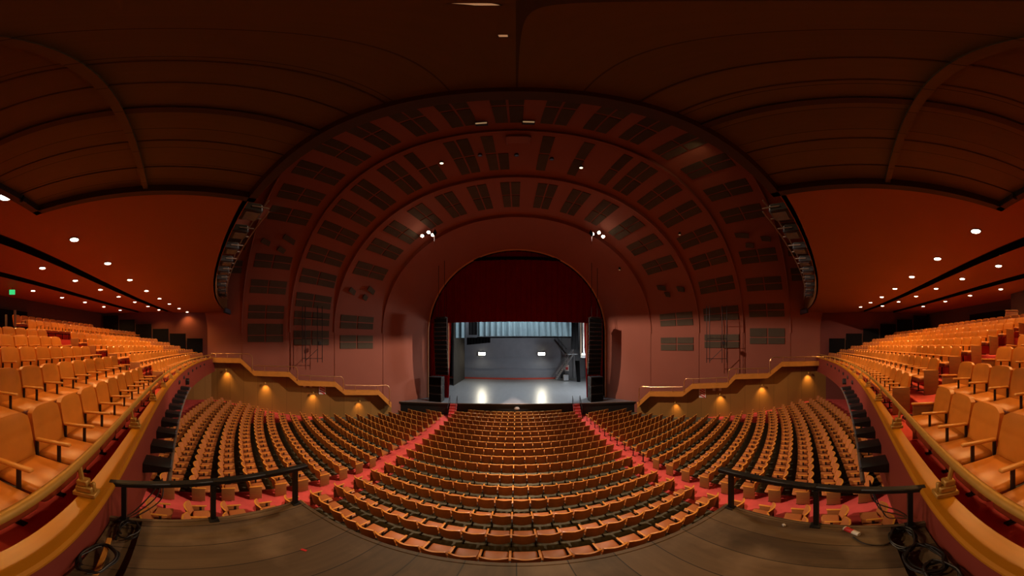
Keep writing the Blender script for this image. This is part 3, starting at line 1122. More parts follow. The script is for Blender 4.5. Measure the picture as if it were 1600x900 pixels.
def panel(k, q, dq, ya, yb, label):
    mb = MB()
    c = shell((ya + yb) / 2, 0, 0); c = Vector((XO, 0, 0))

    def fn(u, v):
        Y = ya + (yb - ya) * u
        p = shell(Y, q + dq * v, grow_at(k, Y) * lipk(q + dq * v))
        return p

    def off(u, v):
        p = fn(u, v)
        qq = q + dq * v
        a = shell(p.y, qq + 0.01); b = shell(p.y, qq - 0.01)
        t = (a - b)
        nrm = Vector((-t.z, 0, t.x))
        if nrm.dot(Vector((XO, 0, ZS)) - Vector((p.x, 0, p.z))) < 0:
            nrm = -nrm
        return nrm.normalized() * 0.07
    mb.slab(lambda u, v: Vector(fn(u, v)) + Vector(off(u, v)), [0, 0.5, 1], [-1, 0, 1], lambda u, v: -Vector(off(u, v)) * 1.2)
    o = mb.build('acoustic_panel', 'absorber', smooth=0)
    tag(o, label, 'acoustic panel', 'panels on the vault')


for k, L in PAN.items():
    ym, hw = MID[k]
    nl = sorted([q for q in L if q < 0]); nr = sorted([q for q in L if q >= 0], reverse=True)
    for q in L:
        sd = 'left' if q < 0 else 'right'
        idx = (nl.index(q) if q < 0 else nr.index(q)) + 1
        ds = (shell(ym, q + 0.005) - shell(ym, q - 0.005)).length / 0.01
        h = 0.56
        cells = [(0, -1), (0, 1), (1, -1), (1, 1)]
        if k == 0:
            cells = [(0, -1), (0, 1)]
        if k == 2 and q in (-0.207, -0.045):
            cells = [(0, -1), (1, -1), (1, 1)] if q == -0.207 else [(0, -1), (1, -1), (1, 1)]
        if k == 2 and q in (0.043, 0.122, 0.21):
            cells = [(0, -1), (1, -1)]
        for (cy, cr) in cells:
            if k == 0:
                ya, yb = ym - 0.75, ym + 0.75
            else:
                ya, yb = (ym - hw, ym - 0.06) if cy == 0 else (ym + 0.06, ym + hw)
            qc = q + cr * (h / 2 + 0.05) / ds * (1 if q >= 0 else -1) * -1
            vert = 'upper' if cr > 0 else 'lower'
            hor = 'audience' if cy == 0 else 'stage'
            panel(k, qc, h / 2 / ds, ya, yb, 'dark %s %s-side panel, %s group up the %s half of the %s arch' % (vert, hor, ordw(idx), sd, BN[k]))
# loose, skewed boards on the sides of the vault
for k, q, lab in ((1, -0.646, 'left half of the second arch'), (1, 0.624, 'right half of the second arch'), (3, -0.78, 'left half of the fourth arch'), (3, 0.76, 'right half of the fourth arch')):
    ym, hw = MID[k]
    s = 1 if q > 0 else -1
    for j, (dy, dq_, ln, hh, nm) in enumerate(((-0.68, 0.012, 1.3, 0.26, 'first'), (0.68, -0.012, 1.3, 0.26, 'second'), (0.35, 0.03, 0.7, 0.26, 'short third'))):
        ds = (shell(ym, q + 0.005) - shell(ym, q - 0.005)).length / 0.01
        mb = MB()
        p = shell(ym + dy, q + s * dq_, grow_at(k, ym) * lipk(q) - 0.1)
        a = shell(ym, q + 0.02) - shell(ym, q - 0.02)
        ez = Vector((a.x, 0, a.z)).normalized(); ey = Vector((0, 1, 0)); ex = ez.cross(ey)
        Mx = Matrix((ex, ey, ez)).transposed().to_4x4()
        T = Matrix.Translation(p) @ Mx @ Matrix.Rotation(-0.3, 4, 'X')
        mb.box((0, 0, 0), (0.08, ln, hh * 1.7), T)
        tag(mb.build('loose_panel', 'absorber', smooth=0), '%s skewed loose panel on the %s' % (nm, lab), 'acoustic panel', 'skewed panels')

# hatch and small lamps in the vault
t_ = thing('ceiling_hatch', 'square framed hatch at the crown of the third arch', 'hatch', (XO, 0, 0))
Yh, Zh = 11.0, shell(11.0, 0, 0.1).z
mb = MB()
for (dx, dy, sx, sy) in ((-0.55, 0, 0.1, 1.3), (0.55, 0, 0.1, 1.3), (0, 0.6, 1.2, 0.1), (0, -0.6, 1.2, 0.1)):
    mb.box((dx, Yh + dy, Zh - 0.05), (sx, sy, 0.16), rot=(-0.42 * 0, 0, 0))
mb.build('frame', 'shell_paint', t_)
mb = MB(); mb.box((0, Yh, Zh - 0.01), (1.0, 1.1, 0.08)); mb.build('door', 'shell_paint', t_)


def px_shell(px, py, k):
    """where a small lamp sits on arch k"""
    az, el = R((px - 806) / 6), R((540 - py) / 6)
    d = Vector((math.sin(az) * math.cos(el), math.cos(az) * math.cos(el), math.sin(el)))
    lo, hi = 2.0, 40.0
    for _ in range(60):
        m = (lo + hi) / 2
        p = d * m
        Y = min(max(p.y, 3.2), 22.0)
        a = float(np.interp(Y, YS, AS)); h = float(np.interp(Y, YS, HS))
        ins = ((p.x - XO) / a) ** 2 + (max(0, p.z - ZS) / (h - ZS)) ** 2 < 1 and p.y < 22
        lo, hi = (m, hi) if ins else (lo, m)
    return d * (lo - 0.12)


for px, py, on, lab in ((690, 254, 1, 'small lit lamp on the crown of the third arch, left of the hatch'), (908, 261, 1, 'small lit lamp on the crown of the third arch, right of the hatch'),
                        (750, 242, 0, 'small dark lamp below the left panels of the third arch'), (807, 242, 0, 'small dark lamp right below the square hatch'), (862, 248, 0, 'small dark bluish lamp right of the square hatch')):
    p = px_shell(px, py, 2)
    t_ = thing('spot_lamp', lab, 'lamp', p, 0, 'small lamps in the vault')
    mb = MB(); mb.lathe([(0.05, 0.12), (0.11, 0.1), (0.13, -0.08), (0.12, -0.1)], 14); mb.build('can', 'dark_metal', t_)
    mb = MB(); mb.lathe([(0.11, -0.09), (0.1, -0.11), (0.001, -0.12)], 14); mb.build('lens', 'small_lens' if on else 'lamp_glass', t_)
    if on:
        light('house_beam', 'SPOT', (0, -0.1, -0.2), (p[0] * -0.15, -5.5, -12), E_CROWN, AMBER, 0.15, 92, 0.7, t_)
for px, py, lab in ((752, 193, 'left flat wash light on the lip of the second arch'), (826, 191, 'right flat wash light on the lip of the second arch')):
    p = px_shell(px, py, 1)
    t_ = thing('wash_light', lab, 'lamp', p, 0, 'flat wash lights')
    mb = MB(); mb.rbox((0, 0.1, 0.08), (0.55, 0.28, 0.22), 0.02, 1); mb.build('housing', 'dark_metal', t_)
    mb = MB(); mb.rbox((0, -0.05, -0.02), (0.5, 0.05, 0.17), 0.02, 1); mb.build('lens', 'dim_lens', t_)
for px, py, k, lab in ((1062, 365, 2, 'tiny lamp between panels low on the right half of the third arch'), (968, 420, 3, 'tiny lamp at the right edge of the innermost arch'), (1180, 262, 1, 'tiny lamp on the outer arch near the right canopy corner')):
    t_ = thing('spot_lamp', lab, 'lamp', px_shell(px, py, k), 0, 'small lamps in the vault')
    mb = MB(); mb.lathe([(0.05, 0.16), (0.09, 0.12), (0.11, -0.1), (0.09, -0.12)], 12); mb.build('can', 'dark_metal', t_)
    mb = MB(); mb.lathe([(0.09, -0.11), (0.08, -0.13), (0.001, -0.14)], 12); mb.build('lens', 'dim_lens', t_)
# lit flood under the canopy's right front corner
t_ = thing('flood_light', 'small bright flood at the edge of the vault near the canopy', 'lamp', px_shell(1094, 209, 1) * 0.98, 0)
mb = MB(); mb.rbox((0, 0, 0.06), (0.3, 0.22, 0.14), 0.02, 1); mb.build('housing', 'dark_metal', t_)
mb = MB(); mb.rbox((0, 0, -0.03), (0.26, 0.18, 0.04), 0.01, 1); mb.build('lens', 'small_lens', t_)
light('flood_beam', 'SPOT', (0, 0, -0.1), (2, 3, -3), 60, AMBER, 0.1, 110, 0.8, t_)

# clusters of three bright floods
for s, px, py, sd in ((-1, 668.5, 367, 'left'), (1, 935, 367, 'right')):
    p = px_shell(px, py, 3) * 0.985
    t_ = thing('flood_cluster', 'three bright floodlights clustered on the %s shoulder of the inner arch' % sd, 'floodlight', p, 0, 'flood clusters')
    for j, (dx, dz) in enumerate(((-0.5, 0.0), (0.06, 0.26), (0.42, -0.1))):
        mb = MB(); mb.lathe([(0.05, 0.3), (0.14, 0.26), (0.16, 0.02), (0.15, 0.0)], 16, T=Matrix.Translation((dx, 0, dz)) @ Matrix.Rotation(R(-58), 4, 'X')); h = mb.build('lamp_head', 'dark_metal', t_)
        mb = MB(); mb.lathe([(0.145, 0.03), (0.13, -0.01), (0.001, -0.03)], 16, T=Matrix.Translation((dx, 0, dz)) @ Matrix.Rotation(R(-58), 4, 'X')); mb.build('lens', 'cluster_lens', h)
    mb = MB(); mb.box((0, 0.2, 0.2), (0.9, 0.05, 0.05)); mb.box((0, 0.35, 0.25), (0.05, 0.4, 0.05)); mb.build('bracket', 'dark_metal', t_)
    light('flood_beam', 'SPOT', (0, -0.25, -0.2), (-s * 2, -11, -14), E_CLUSTER, PINKISH, 0.25, 100, 0.6, t_)
    lp = Vector((-s * 0.3, -0.45, -0.25))
    tgt = Vector((-s * 13.2, 15.0, -3.4)) - p
    light('cross_beam', 'SPOT', lp, tgt, E_CROSS, PINKISH, 0.012, 88, 0.15, t_)
    # barn door cutting the cross beam off level; added upright flap shields the valance
    A_, B_ = (Vector((17.0, 10.2, 2.2)), Vector((10.2, 21.0, 2.6))) if s < 0 else (Vector((-17.0, 10.2, -0.2)), Vector((-10.2, 21.0, 0.5)))
    da, db = (A_ - p - lp).normalized() * 0.4, (B_ - p - lp).normalized() * 0.4
    ex = (db - da)
    up = ex.cross(da).normalized()
    if up.z < 0:
        up = -up
    q0, q1 = lp + da - ex * 0.8, lp + db + ex * 0.8
    n_ = (da + db).normalized() * 0.01
    side = Vector((db.x, db.y, 0)).normalized()
    out = Vector((-s * -0.0, 1, 0)) - side * side.y
    out.normalize()
    e = (Vector((9.75 * -s, 21.6, 0)) - Vector((p.x + lp.x, p.y + lp.y, 0))).normalized()
    out = (Vector((0, 1, 0)) - e * e.y).normalized()
    h0 = lp + e * 0.4
    flaps = [[q0, q1, q1 + up * 0.5, q0 + up * 0.5], [h0 + Vector((0, 0, -0.7)), h0 + out * 0.6 + Vector((0, 0, -0.7)), h0 + out * 0.6 + Vector((0, 0, 0.4)), h0 + Vector((0, 0, 0.4))]]
    for c8 in flaps:
        mb = MB()
        mb.add(c8 + [c + n_ for c in c8], [(0, 1, 2, 3), (4, 7, 6, 5), (0, 4, 5, 1), (1, 5, 6, 2), (2, 6, 7, 3), (3, 7, 4, 0)])
        mb.build('beam_flap', 'black_matte', t_)

# ------------------------------------------------------------------ downlights under the upper balcony
DL = {1: ([(-.91, -.848), (-1.727, -.805), (-2.44, -.713), (-3.18, -.59), (-3.9, -.423), (-4.58, -.224), (-5.19, -.02), (-5.85, .235), (-6.44, .496)],
          [(.75, -.90), (1.51, -.864), (2.25, -.81), (3.0, -.70), (3.72, -.57), (4.42, -.41), (5.02, -.21), (5.61, .02)]),
      2: ([(-1.55, -1.62), (-2.3, -1.51), (-3.02, -1.39), (-3.7, -1.215), (-4.35, -1.04), (-4.98, -.81), (-5.58, -.567), (-6.17, -.32)],
          [(1.45, -1.66), (2.17, -1.56), (2.9, -1.43), (3.6, -1.27), (4.3, -1.09), (4.93, -.84), (5.53, -.53)]),
      3: ([(-2.45, -2.45), (-3.2, -2.3), (-3.98, -2.13), (-4.65, -1.9), (-5.36, -1.67), (-6.0, -1.39)],
          [(2.35, -2.42), (3.08, -2.26), (3.81, -2.05), (4.57, -1.83), (5.34, -1.54)])}
for row, (L, Rr) in DL.items():
    for sd, lst in (('left', L), ('right', Rr)):
        for j, (x, y) in enumerate(lst):
            zz = SOF + (0, 0, 0.05, 0.02)[row]
            lab = 'round downlight over %s balcony, %s lamp row from its front, %s out from the canopy' % (sd, ordw(row), ordw(j + 1))
            t_ = thing('downlight', lab, 'downlight', (x * SOF, y * SOF, zz), 0, 'ceiling downlights')
            mb = MB(); mb.lathe([(0.10, 0.03), (0.15, 0.0), (0.15, -0.02), (0.125, -0.025), (0.12, 0.0)], 20); mb.build('trim_ring', 'dark_metal', t_)
            mb = MB(); mb.lathe([(0.118, -0.005), (0.11, -0.03), (0.001, -0.045)], 20); mb.build('lens', 'downlight_lens', t_)
            light('downlight_beam', 'SPOT', (0, 0, -0.08), (0, 0.25, -1.5), E_DOWN * (0.8 if j == 0 else 1), WARM, 0.1, 128, 0.8, t_)

# ------------------------------------------------------------------ lamps hung under the balcony front, both sides
LX = [3.0, 3.65, 4.3, 4.95, 5.6, 6.3, 7.0, 7.6, 8.3, 9.1]
for s, sd in ((-1, 'left'), (1, 'right')):
    mb = MB()
    mb.tube([(s * x, balY(x, -0.09) + 0.0, -1.86) for x in lsp(2.6, 9.6, 24)], 0.03, 8)
    tag(mb.build('lamp_pipe', 'truss_grey'), 'grey pipe carrying the black lamps along the %s balcony front' % sd, 'pipe', 'lamp pipes')
    for j, x in enumerate(LX):
        y = balY(x, -0.25)
        a = math.atan2(s * x, 47 - y)
        t_ = thing('theatre_lamp', '%s black box lamp from the platform, on the %s balcony front pipe' % (ordw(j + 1), sd), 'stage lamp', (s * x, y, -1.80), a, 'lamps below the balcony front')
        mb = MB()

        def tp(bm):
            for v in bm.verts:
                v.co.z *= 1.0 - 1.5 * (v.co.y + 0.16)
        mb.rbox((0, -0.02, 0), (0.30, 0.36, 0.17), 0.008, 1, taper=tp)
        mb.build('housing', 'black_paint', t_)
        mb = MB(); mb.box((0, 0.17, -0.01), (0.22, 0.015, 0.07)); mb.build('lens', 'lamp_glass', t_)
        mb = MB(); mb.box((-0.14, 0.06, -0.01), (0.012, 0.22, 0.03)); mb.box((0.14, 0.06, -0.01), (0.012, 0.22, 0.03)); mb.box((0, 0.17, -0.035), (0.3, 0.02, 0.03)); mb.build('yoke', 'truss_grey', t_)
    t_ = thing('camera_box', 'small black box fixed low on the far %s balcony front' % sd, 'box', (s * 10.6, balY(10.6, -0.38), -1.75), s * 0.2, 'boxes on the balcony front')
    mb = MB(); mb.rbox((0, 0, 0), (0.22, 0.2, 0.26), 0.02, 1, rot=(0, 0.4, 0)); mb.build('body', 'black_paint', t_)
    mb = MB(); mb.box((0, -0.12, 0.12), (0.05, 0.16, 0.05)); mb.build('bracket', 'black_paint', t_)

# lamps on the front of the upper balcony
UX = [4.9, 6.1, 7.4, 8.7, 10.0, 11.3, 12.6, 13.9, 15.1]
for s, sd in ((-1, 'left'), (1, 'right')):
    mb = MB()
    mb.tube([(s * x, up_front(x) + 0.70, SOF + 0.28) for x in lsp(4.5, 15.8, 30)], 0.018, 6)
    mb.tube([(s * x, up_front(x) + 0.70, SOF + 0.68) for x in lsp(4.5, 15.8, 30)], 0.018, 6)
    tag(mb.build('lamp_ladder', 'truss_grey'), 'double pipe ladder along the %s upper balcony edge' % sd, 'pipe', 'upper lamp ladders')
    for j, x in enumerate(UX):
        y = up_front(x) + 0.34
        t_ = thing('theatre_lamp', '%s dark lamp from the canopy on the %s upper balcony edge' % (ordw(j + 1), sd), 'stage lamp', (s * x, y, SOF + 0.45), math.atan(0.014 * s * x + 3e-5 * s * x ** 3), 'lamps on the upper balcony edge')
        mb = MB(); mb.rbox((0, 0, 0), (0.55, 0.5, 0.28), 0.03, 1); mb.build('housing', 'black_paint', t_)
        mb = MB(); mb.box((-0.0, 0.26, 0), (0.45, 0.03, 0.2)); mb.box((0, 0.04, -0.15), (0.42, 0.34, 0.02)); mb.build('lens', 'lamp_glass', t_)
        
        for dx in (-0.29, 0.29):
            mb = MB(); mb.box((dx, 0.2, 0), (0.02, 0.42, 0.04)); mb.build('yoke_arm', 'truss_grey', t_)
    # panel at the far end of the upper balcony front
    t_ = thing('lamp_bank', 'dark slanted lamp panel at the far %s end of the upper balcony front' % sd, 'stage lamp', (s * 19.6, up_front(19.6) + 0.25, SOF - 0.05), s * 0.7, 'end lamp panels')
    mb = MB(); mb.rbox((0, 0, 0), (2.2, 0.12, 0.5), 0.02, 1); mb.build('housing', 'black_paint', t_)
    mb = MB(); mb.box((0, 0.07, 0), (2.0, 0.02, 0.36)); mb.build('lens', 'lamp_glass', t_)

# ladder column at the outer corners of the vault
for s, sd in ((-1, 'left'), (1, 'right')):
    mb = MB()
    px_, py_ = s * 20.75, 5.2
    for j in range(6):
        mb.box((px_, py_, -0.95 + 0.62 * j), (0.5, 0.5, 0.06), rot=(0, s * 0.12, 0))
    mb.box((px_, py_ - 0.28, 0.6), (0.5, 0.06, 3.6)); mb.box((px_, py_ + 0.28, 0.6), (0.5, 0.06, 3.6))
    struct(mb.build('trim_%d' % (10 if s < 0 else 11), 'shell_paint', smooth=0))

# ------------------------------------------------------------------ balcony rear: screens, window, signs
for s, sd in ((-1, 'left'), (1, 'right')):
    for j in range(6):
        yb = 2.3 - 1.6 * j
        zf = -1.62 + 0.45 * j
        t_ = thing('dark_screen', '%s tall dark screen from the rail along the %s balcony wall' % (ordw(j + 1), sd), 'screen', (s * 20.55, yb, zf), 0, 'screens along the balcony walls')
        mb = MB(); mb.rbox((0, 0, 1.15), (0.08, 1.5, 2.3), 0.01, 1); mb.build('board', 'black_matte', t_)
        mb = MB()
        mb.box((0, -0.77, 1.17), (0.06, 0.05, 2.4))
        mb.lathe([(0.03, 2.36), (0.045, 2.4), (0.001, 2.46)], 8, (0, -0.77, 0))
        mb.build('post', 'back_paint', t_)
# control window in the rear wall, right
xa, xb = 9.2, 15.5
mb = MB()
mb.slab(lambda x, z: (x, balY(x, -10.45), z), lsp(xa, xb, 8), [1.35, 2.45], (0, 0.02, 0))
struct(mb.build('window_1', 'black_matte'), 'long dark control room window in the rear wall')
mb = MB()
for z in (1.3, 2.5):
    mb.slab(lambda x, t: (x, balY(x, -10.38), z + t), lsp(xa - 0.1, xb + 0.1, 8), [0, 0.08], (0, -0.15, 0))
struct(mb.build('trim_12', 'back_paint'))
# pilaster with a lit hood on the right
t_ = thing('booth', 'pale angular booth lit from above behind the right balcony seats', 'booth', (9.5, -7.75, 0.6), 0.75)
mb = MB(); mb.rbox((0, 0, 0.65), (0.9, 0.5, 1.3), 0.03, 1, taper=lambda bm: [setattr(v.co, 'x', v.co.x * (0.72 if v.co.z > 0 else 1)) for v in bm.verts]); mb.build('body', 'plaster', t_)
mb = MB(); mb.rbox((0, 0, 1.33), (0.7, 0.55, 0.06), 0.01, 1); mb.build('cap', 'plaster', t_)
mb = MB(); mb.slab(lambda x, z: (x, -8.4, z), [8.8, 10.4], [0.6, SOF], (0, -0.3, 0)); struct(mb.build('wall_pilaster', 'back_paint'))
light('booth_light', 'SPOT', (9.4, -7.75, 2.7), (9.5, -7.9, 0.5), 50, WARM, 0.06, 70, 0.7)
# entrance on the left: dark opening, two pale posts, exit sign
mb = MB(); mb.slab(lambda x, z: (x, balY(x, -10.3), z), lsp(-11.9, -8.9, 5), [0.6, 2.3], (0, 0.02, 0)); struct(mb.build('door_1', 'black_matte'), 'dark entrance in the rear wall')
for x, y, lab in ((-8.55, -7.9, 'left pale post by the rear entrance'), (-7.75, -6.6, 'right pale post by the rear entrance')):
    t_ = thing('barrier_post', lab, 'post', (x, y, 0.6), 0, 'posts by the rear entrance')
    mb = MB(); mb.cyl((0, 0, 0), (0, 0, 1.05), 0.06, 10); mb.build('tube', 'truss_grey', t_)
    mb = MB(); mb.lathe([(0.1, 0), (0.1, 0.03), (0.07, 0.05)], 12); mb.build('foot', 'dark_metal', t_)
t_ = thing('exit_sign', 'green glowing exit sign hanging above the rear balcony entrance', 'sign', (-8.75, -7.65, 2.88), R(-49 + 0))
mb = MB(); mb.rbox((0, 0, 0), (0.31, 0.05, 0.27), 0.01, 1); mb.build('panel', 'exit_green', t_)
mb = MB(); mb.box((0, 0, 0.2), (0.03, 0.03, 0.14)); mb.build('hanger', 'dark_metal', t_)

# ------------------------------------------------------------------ stalls side walls: wall lamps, signs, switches
for sd, azs in (('left', (-75.5, -65.3, -52.8, -40.7)), ('right', (76.3, 64.2, 53.2, 41.5))):
    s = -1 if sd == 'left' else 1
    for j, az in enumerate(azs):
        G = GL if s < 0 else GR
        zc_ = float(np.interp(abs(az), [abs(a) for a, z in G][::-1], [z for a, z in G][::-1])) - 1.1
        p = gal_pt(az, zc_, 0.55)
        t_ = thing('wall_lamp', 'small wall lamp washing the %s wooden wall, %s from the balcony' % (sd, ordw(j + 1)), 'lamp', p, 0, 'wall lamps under the galleries')
        mb = MB(); mb.lathe([(0.03, 0.1), (0.07, 0.06), (0.08, -0.06), (0.06, -0.08)], 12); mb.build('shade', 'brass', t_)
        mb = MB(); mb.cyl((0, 0, 0), (s * 0.42, 0.27, 0), 0.015, 8); mb.build('arm', 'brass', t_)
        light('wall_lamp_beam', 'SPOT', (0, 0, -0.1), (s * 0.5, 0.32, -1.15), E_WALL * (1.0 - 0.16 * j), WARM, 0.06, 84, 1.0, t_)
for sd, az, z in (('left', -50.4, -3.95), ('right', 48.6, -4.3)):
    s = -1 if sd == 'left' else 1
    p = gal_pt(az, z, 0.98)
    nrm = Vector((-s * 1.0, -0.633, 0)).normalized()
    t_ = thing('safety_sign', 'red and white striped safety sign on the %s wooden wall' % sd, 'sign', p + nrm * 0.03, math.atan2(nrm.x, -nrm.y), 'safety signs')
    mb = MB(); mb.box((0, 0, 0), (0.62, 0.03, 0.95)); mb.build('plate', 'white_paint', t_)
    mb = MB()
    for j in range(4):
        mb.box((0, -0.018, -0.33 + 0.22 * j), (0.54, 0.01, 0.10), rot=(0, 0.5, 0))
    mb.build('stripes', 'sign_red', t_)
    for j, da in enumerate((3.0, 4.6)):
        q = gal_pt(az - da if s < 0 else az + da, z + 0.35, 0.98) + nrm * 0.02
        t2 = thing('switch_plate', '%s white switch plate beside the %s safety sign' % (('nearer', 'further')[j], sd), 'switch', q, math.atan2(nrm.x, -nrm.y), 'switch plates')
        mb = MB(); mb.rbox((0, 0, 0), (0.24, 0.03, 0.3), 0.01, 1); mb.build('plate', 'white_paint', t2)
        mb = MB(); mb.rbox((0, -0.02, 0), (0.1, 0.02, 0.12), 0.005, 1); mb.build('toggle', 'white_paint', t2)

# lighting frames hanging on the side walls
for sd, az0 in (('left', -53.0), ('right', 52.3)):
    s = -1 if sd == 'left' else 1
    Y0 = 11.3
    X0 = s * math.tan(R(abs(az0))) * Y0
    t_ = thing('pipe_rack', 'hanging frame of thin dark pipes in front of the %s vault wall' % sd, 'pipe rack', (X0, Y0, 0), R(-s * 57))
    for x in (-0.85, -0.6, 0.45, 0.85):
        mb = MB(); mb.cyl((x, 0, 3.4), (x, 0, -1.45), 0.03, 6); mb.build('upright', 'dark_metal', t_)
    for p, q in (((-0.85, 0, -1.1), (0.85, 0, -1.1)), ((-0.6, 0, -1.3), (0.45, 0, -0.3)), ((-0.85, 0, 0.6), (0.85, 0, 0.6)), ((-0.85, 0, 2.4), (0.85, 0, 2.4))):
        mb = MB(); mb.cyl(p, q, 0.025, 6); mb.build('cross_bar', 'dark_metal', t_)
    mb = MB(); mb.rbox((0.62, -0.1, 0.2), (0.22, 0.25, 0.3), 0.02, 1); mb.build('lamp', 'black_paint', t_)

# ------------------------------------------------------------------ stage dressing
# house valance filling the arch
mb = MB()
a_, h_ = 9.25, 10.15


def val(u, v):
    x = u * 9.2
    top = ZS + (h_ - ZS) * math.sqrt(max(0.0, 1 - (x / a_) ** 2)) if abs(x) < a_ else ZS
    top = max(top, 2.6)
    fold = 0.05 * math.sin(x * 9) + 0.03 * math.sin(x * 21 + 1)
    return (XO + x, 22.25 + fold, 2.43 + (top - 2.43) * v)


mb.slab(val, lsp(-1, 1, 161), [0, 0.03, 0.3, 0.7, 1], (0, 0.05, 0))
tag(mb.build('house_valance', 'valance_red'), 'huge dark red valance filling the stage arch above the opening', 'curtain')
for s, sd, xi, xo in ((-1, 'left', 6.85, 9.3), (1, 'right', 7.28, 9.4)):
    mb = MB()
    mb.slab(lambda x, z: (s * (x + (0.25 * (1 - (z + 5.7) / 8.4) if x < xi + 0.8 else 0) * (xi + 0.8 - x) / 0.8), 22.55 + 0.07 * math.sin(x * 22), z), lsp(xi, xo, 40), [-5.72, -2, 2.9], (0, 0.05, 0))
    tag(mb.build('stage_curtain', 'leg_red'), 'red stage curtain hanging at the %s side of the opening' % sd, 'curtain', 'red side curtains')
    mb = MB()
    mb.cyl((s * (7.02 if s < 0 else 7.45), 22.2, -2.4), (s * (7.02 if s < 0 else 7.45), 22.2, 2.4), 0.07, 8)
    tag(mb.build('curtain_pole', 'plaster'), 'thin pale upright pole beside the %s stage curtain' % sd, 'pole', 'poles by the stage curtains')
# border curtains
for nm, xa, xb, zb, yy, lab in (('border_curtain', -5.35, 7.7, 1.30, 30.0, 'wide pleated grey blue border curtain above the stage'), ('border_curtain', -8.2, -6.75, 1.05, 29.0, 'narrow pleated grey blue curtain at the left of the stage')):
    mb = MB()
    mb.slab(lambda x, z: (x, yy + 0.20 * math.sin(x * 8) + 0.10 * math.sin(x * 4.3 + 1), z), lsp(xa, xb, int((xb - xa) * 14)), [zb, 3, 6.5], (0, 0.04, 0))
    tag(mb.build(nm, 'border_teal'), lab, 'curtain', 'border curtains')
for xa, xb, zb, zt, yy, lab in ((-6.6, -5.4, 1.5, 6.5, 30.3, 'black drape hanging between the grey blue curtains'), (-7.6, -3.9, 0.1, 1.25, 33.5, 'sagging black cloth below the left border curtain'), (7.8, 8.9, -0.5, 6.5, 30.4, 'black drape right of the wide border curtain')):
    mb = MB()
    mb.slab(lambda x, z: (x, yy + 0.05 * math.sin(x * 13), z + (0.35 * ((x - xa) / (xb - xa)) if z == zb and zt < 2 else 0)), lsp(xa, xb, 24), [zb, (zb + zt) / 2, zt], (0, 0.04, 0))
    tag(mb.build('black_drape', 'stage_black'), lab, 'curtain', 'black drapes')
mb = MB()
mb.slab(lambda x, z: (-8.75 + 0.06 * math.sin(x * 9), x, z), lsp(30, 36.5, 50), [STAGE_Z, 0, 6], (0.04, 0, 0))
tag(mb.build('leg_curtain', 'leg_grey'), 'grey leg curtain along the left side of the stage', 'curtain')
mb = MB()
mb.cyl((-5.5, 31.0, 1.15), (7.9, 31.0, 1.2), 0.09, 8)
tag(mb.build('batten_pipe', 'stage_black'), 'black horizontal batten pipe below the border curtain', 'pipe')
# floods on the rear wall
for x, lab in ((-5.75, 'left bright work flood on the rear stage wall'), (4.35, 'right bright work flood on the rear stage wall')):
    t_ = thing('work_flood', lab, 'floodlight', (x, 37.0, -1.4), 0, 'work floods')
    mb = MB(); mb.rbox((0, 0.08, 0), (1.25, 0.16, 0.5), 0.03, 1); mb.build('housing', 'steel', t_)
    mb = MB(); mb.rbox((0, -0.02, 0), (1.15, 0.06, 0.42), 0.02, 1); mb.build('lens', 'flood_lens', t_)
    mb = MB(); mb.box((0, 0.2, 0.3), (0.1, 0.2, 0.2)); mb.build('bracket', 'steel', t_)
    light('work_flood_beam', 'AREA', (0, -0.12, 0), (0, -4, -1.5), E_FLOOD, (1.0, 0.9, 0.7), 1.0, parent=t_, shape='RECTANGLE', size_y=0.4)
# metal stair at the right rear
t_ = thing('metal_stair', 'folding flight of grey metal stairs at the right rear of the stage', 'stairs', (0, 36.2, 0))


def flight(xa, za, xb, zb, y, n):
    mb = MB()
    for dy in (-0.4, 0.4):
        mb.tube([(xa, y + dy, za), (xb, y + dy, zb)], 0.07, 6)
        mb.tube([(xa, y + dy, za + 0.9), (xb, y + dy, zb + 0.9)], 0.035, 6)
        for t in (0.05, 0.35, 0.65, 0.95):
            x, z = xa + (xb - xa) * t, za + (zb - za) * t
            mb.cyl((x, y + dy, z), (x, y + dy, z + 0.9), 0.025, 6)
    return mb


flight(6.5, 1.0, 8.6, -1.5, 0.5, 10).build('upper_rails', 'dark_metal', t_)
flight(9.6, -1.3, 6.6, -5.6, -0.5, 14).build('lower_rails', 'steel', t_)
mb = MB()
for j in range(9):
    t = (j + 0.5) / 9
    mb.box((6.5 + 2.1 * t, 0.5, 1.0 - 2.5 * t), (0.28, 0.8, 0.04))
mb.build('upper_treads', 'dark_metal', t_)
mb = MB()
for j in range(15):
    t = (j + 0.5) / 15
    mb.box((9.6 - 3.0 * t, -0.5, -1.3 - 4.3 * t), (0.28, 0.8, 0.04))
mb.build('lower_treads', 'steel', t_)
mb = MB(); mb.box((9.3, 0.0, -1.45), (1.7, 1.9, 0.08))
for x in (8.5, 10.1):
    mb.cyl((x, 0.9, -5.7), (x, 0.9, -1.45), 0.05, 6)
mb.build('landing', 'steel', t_)
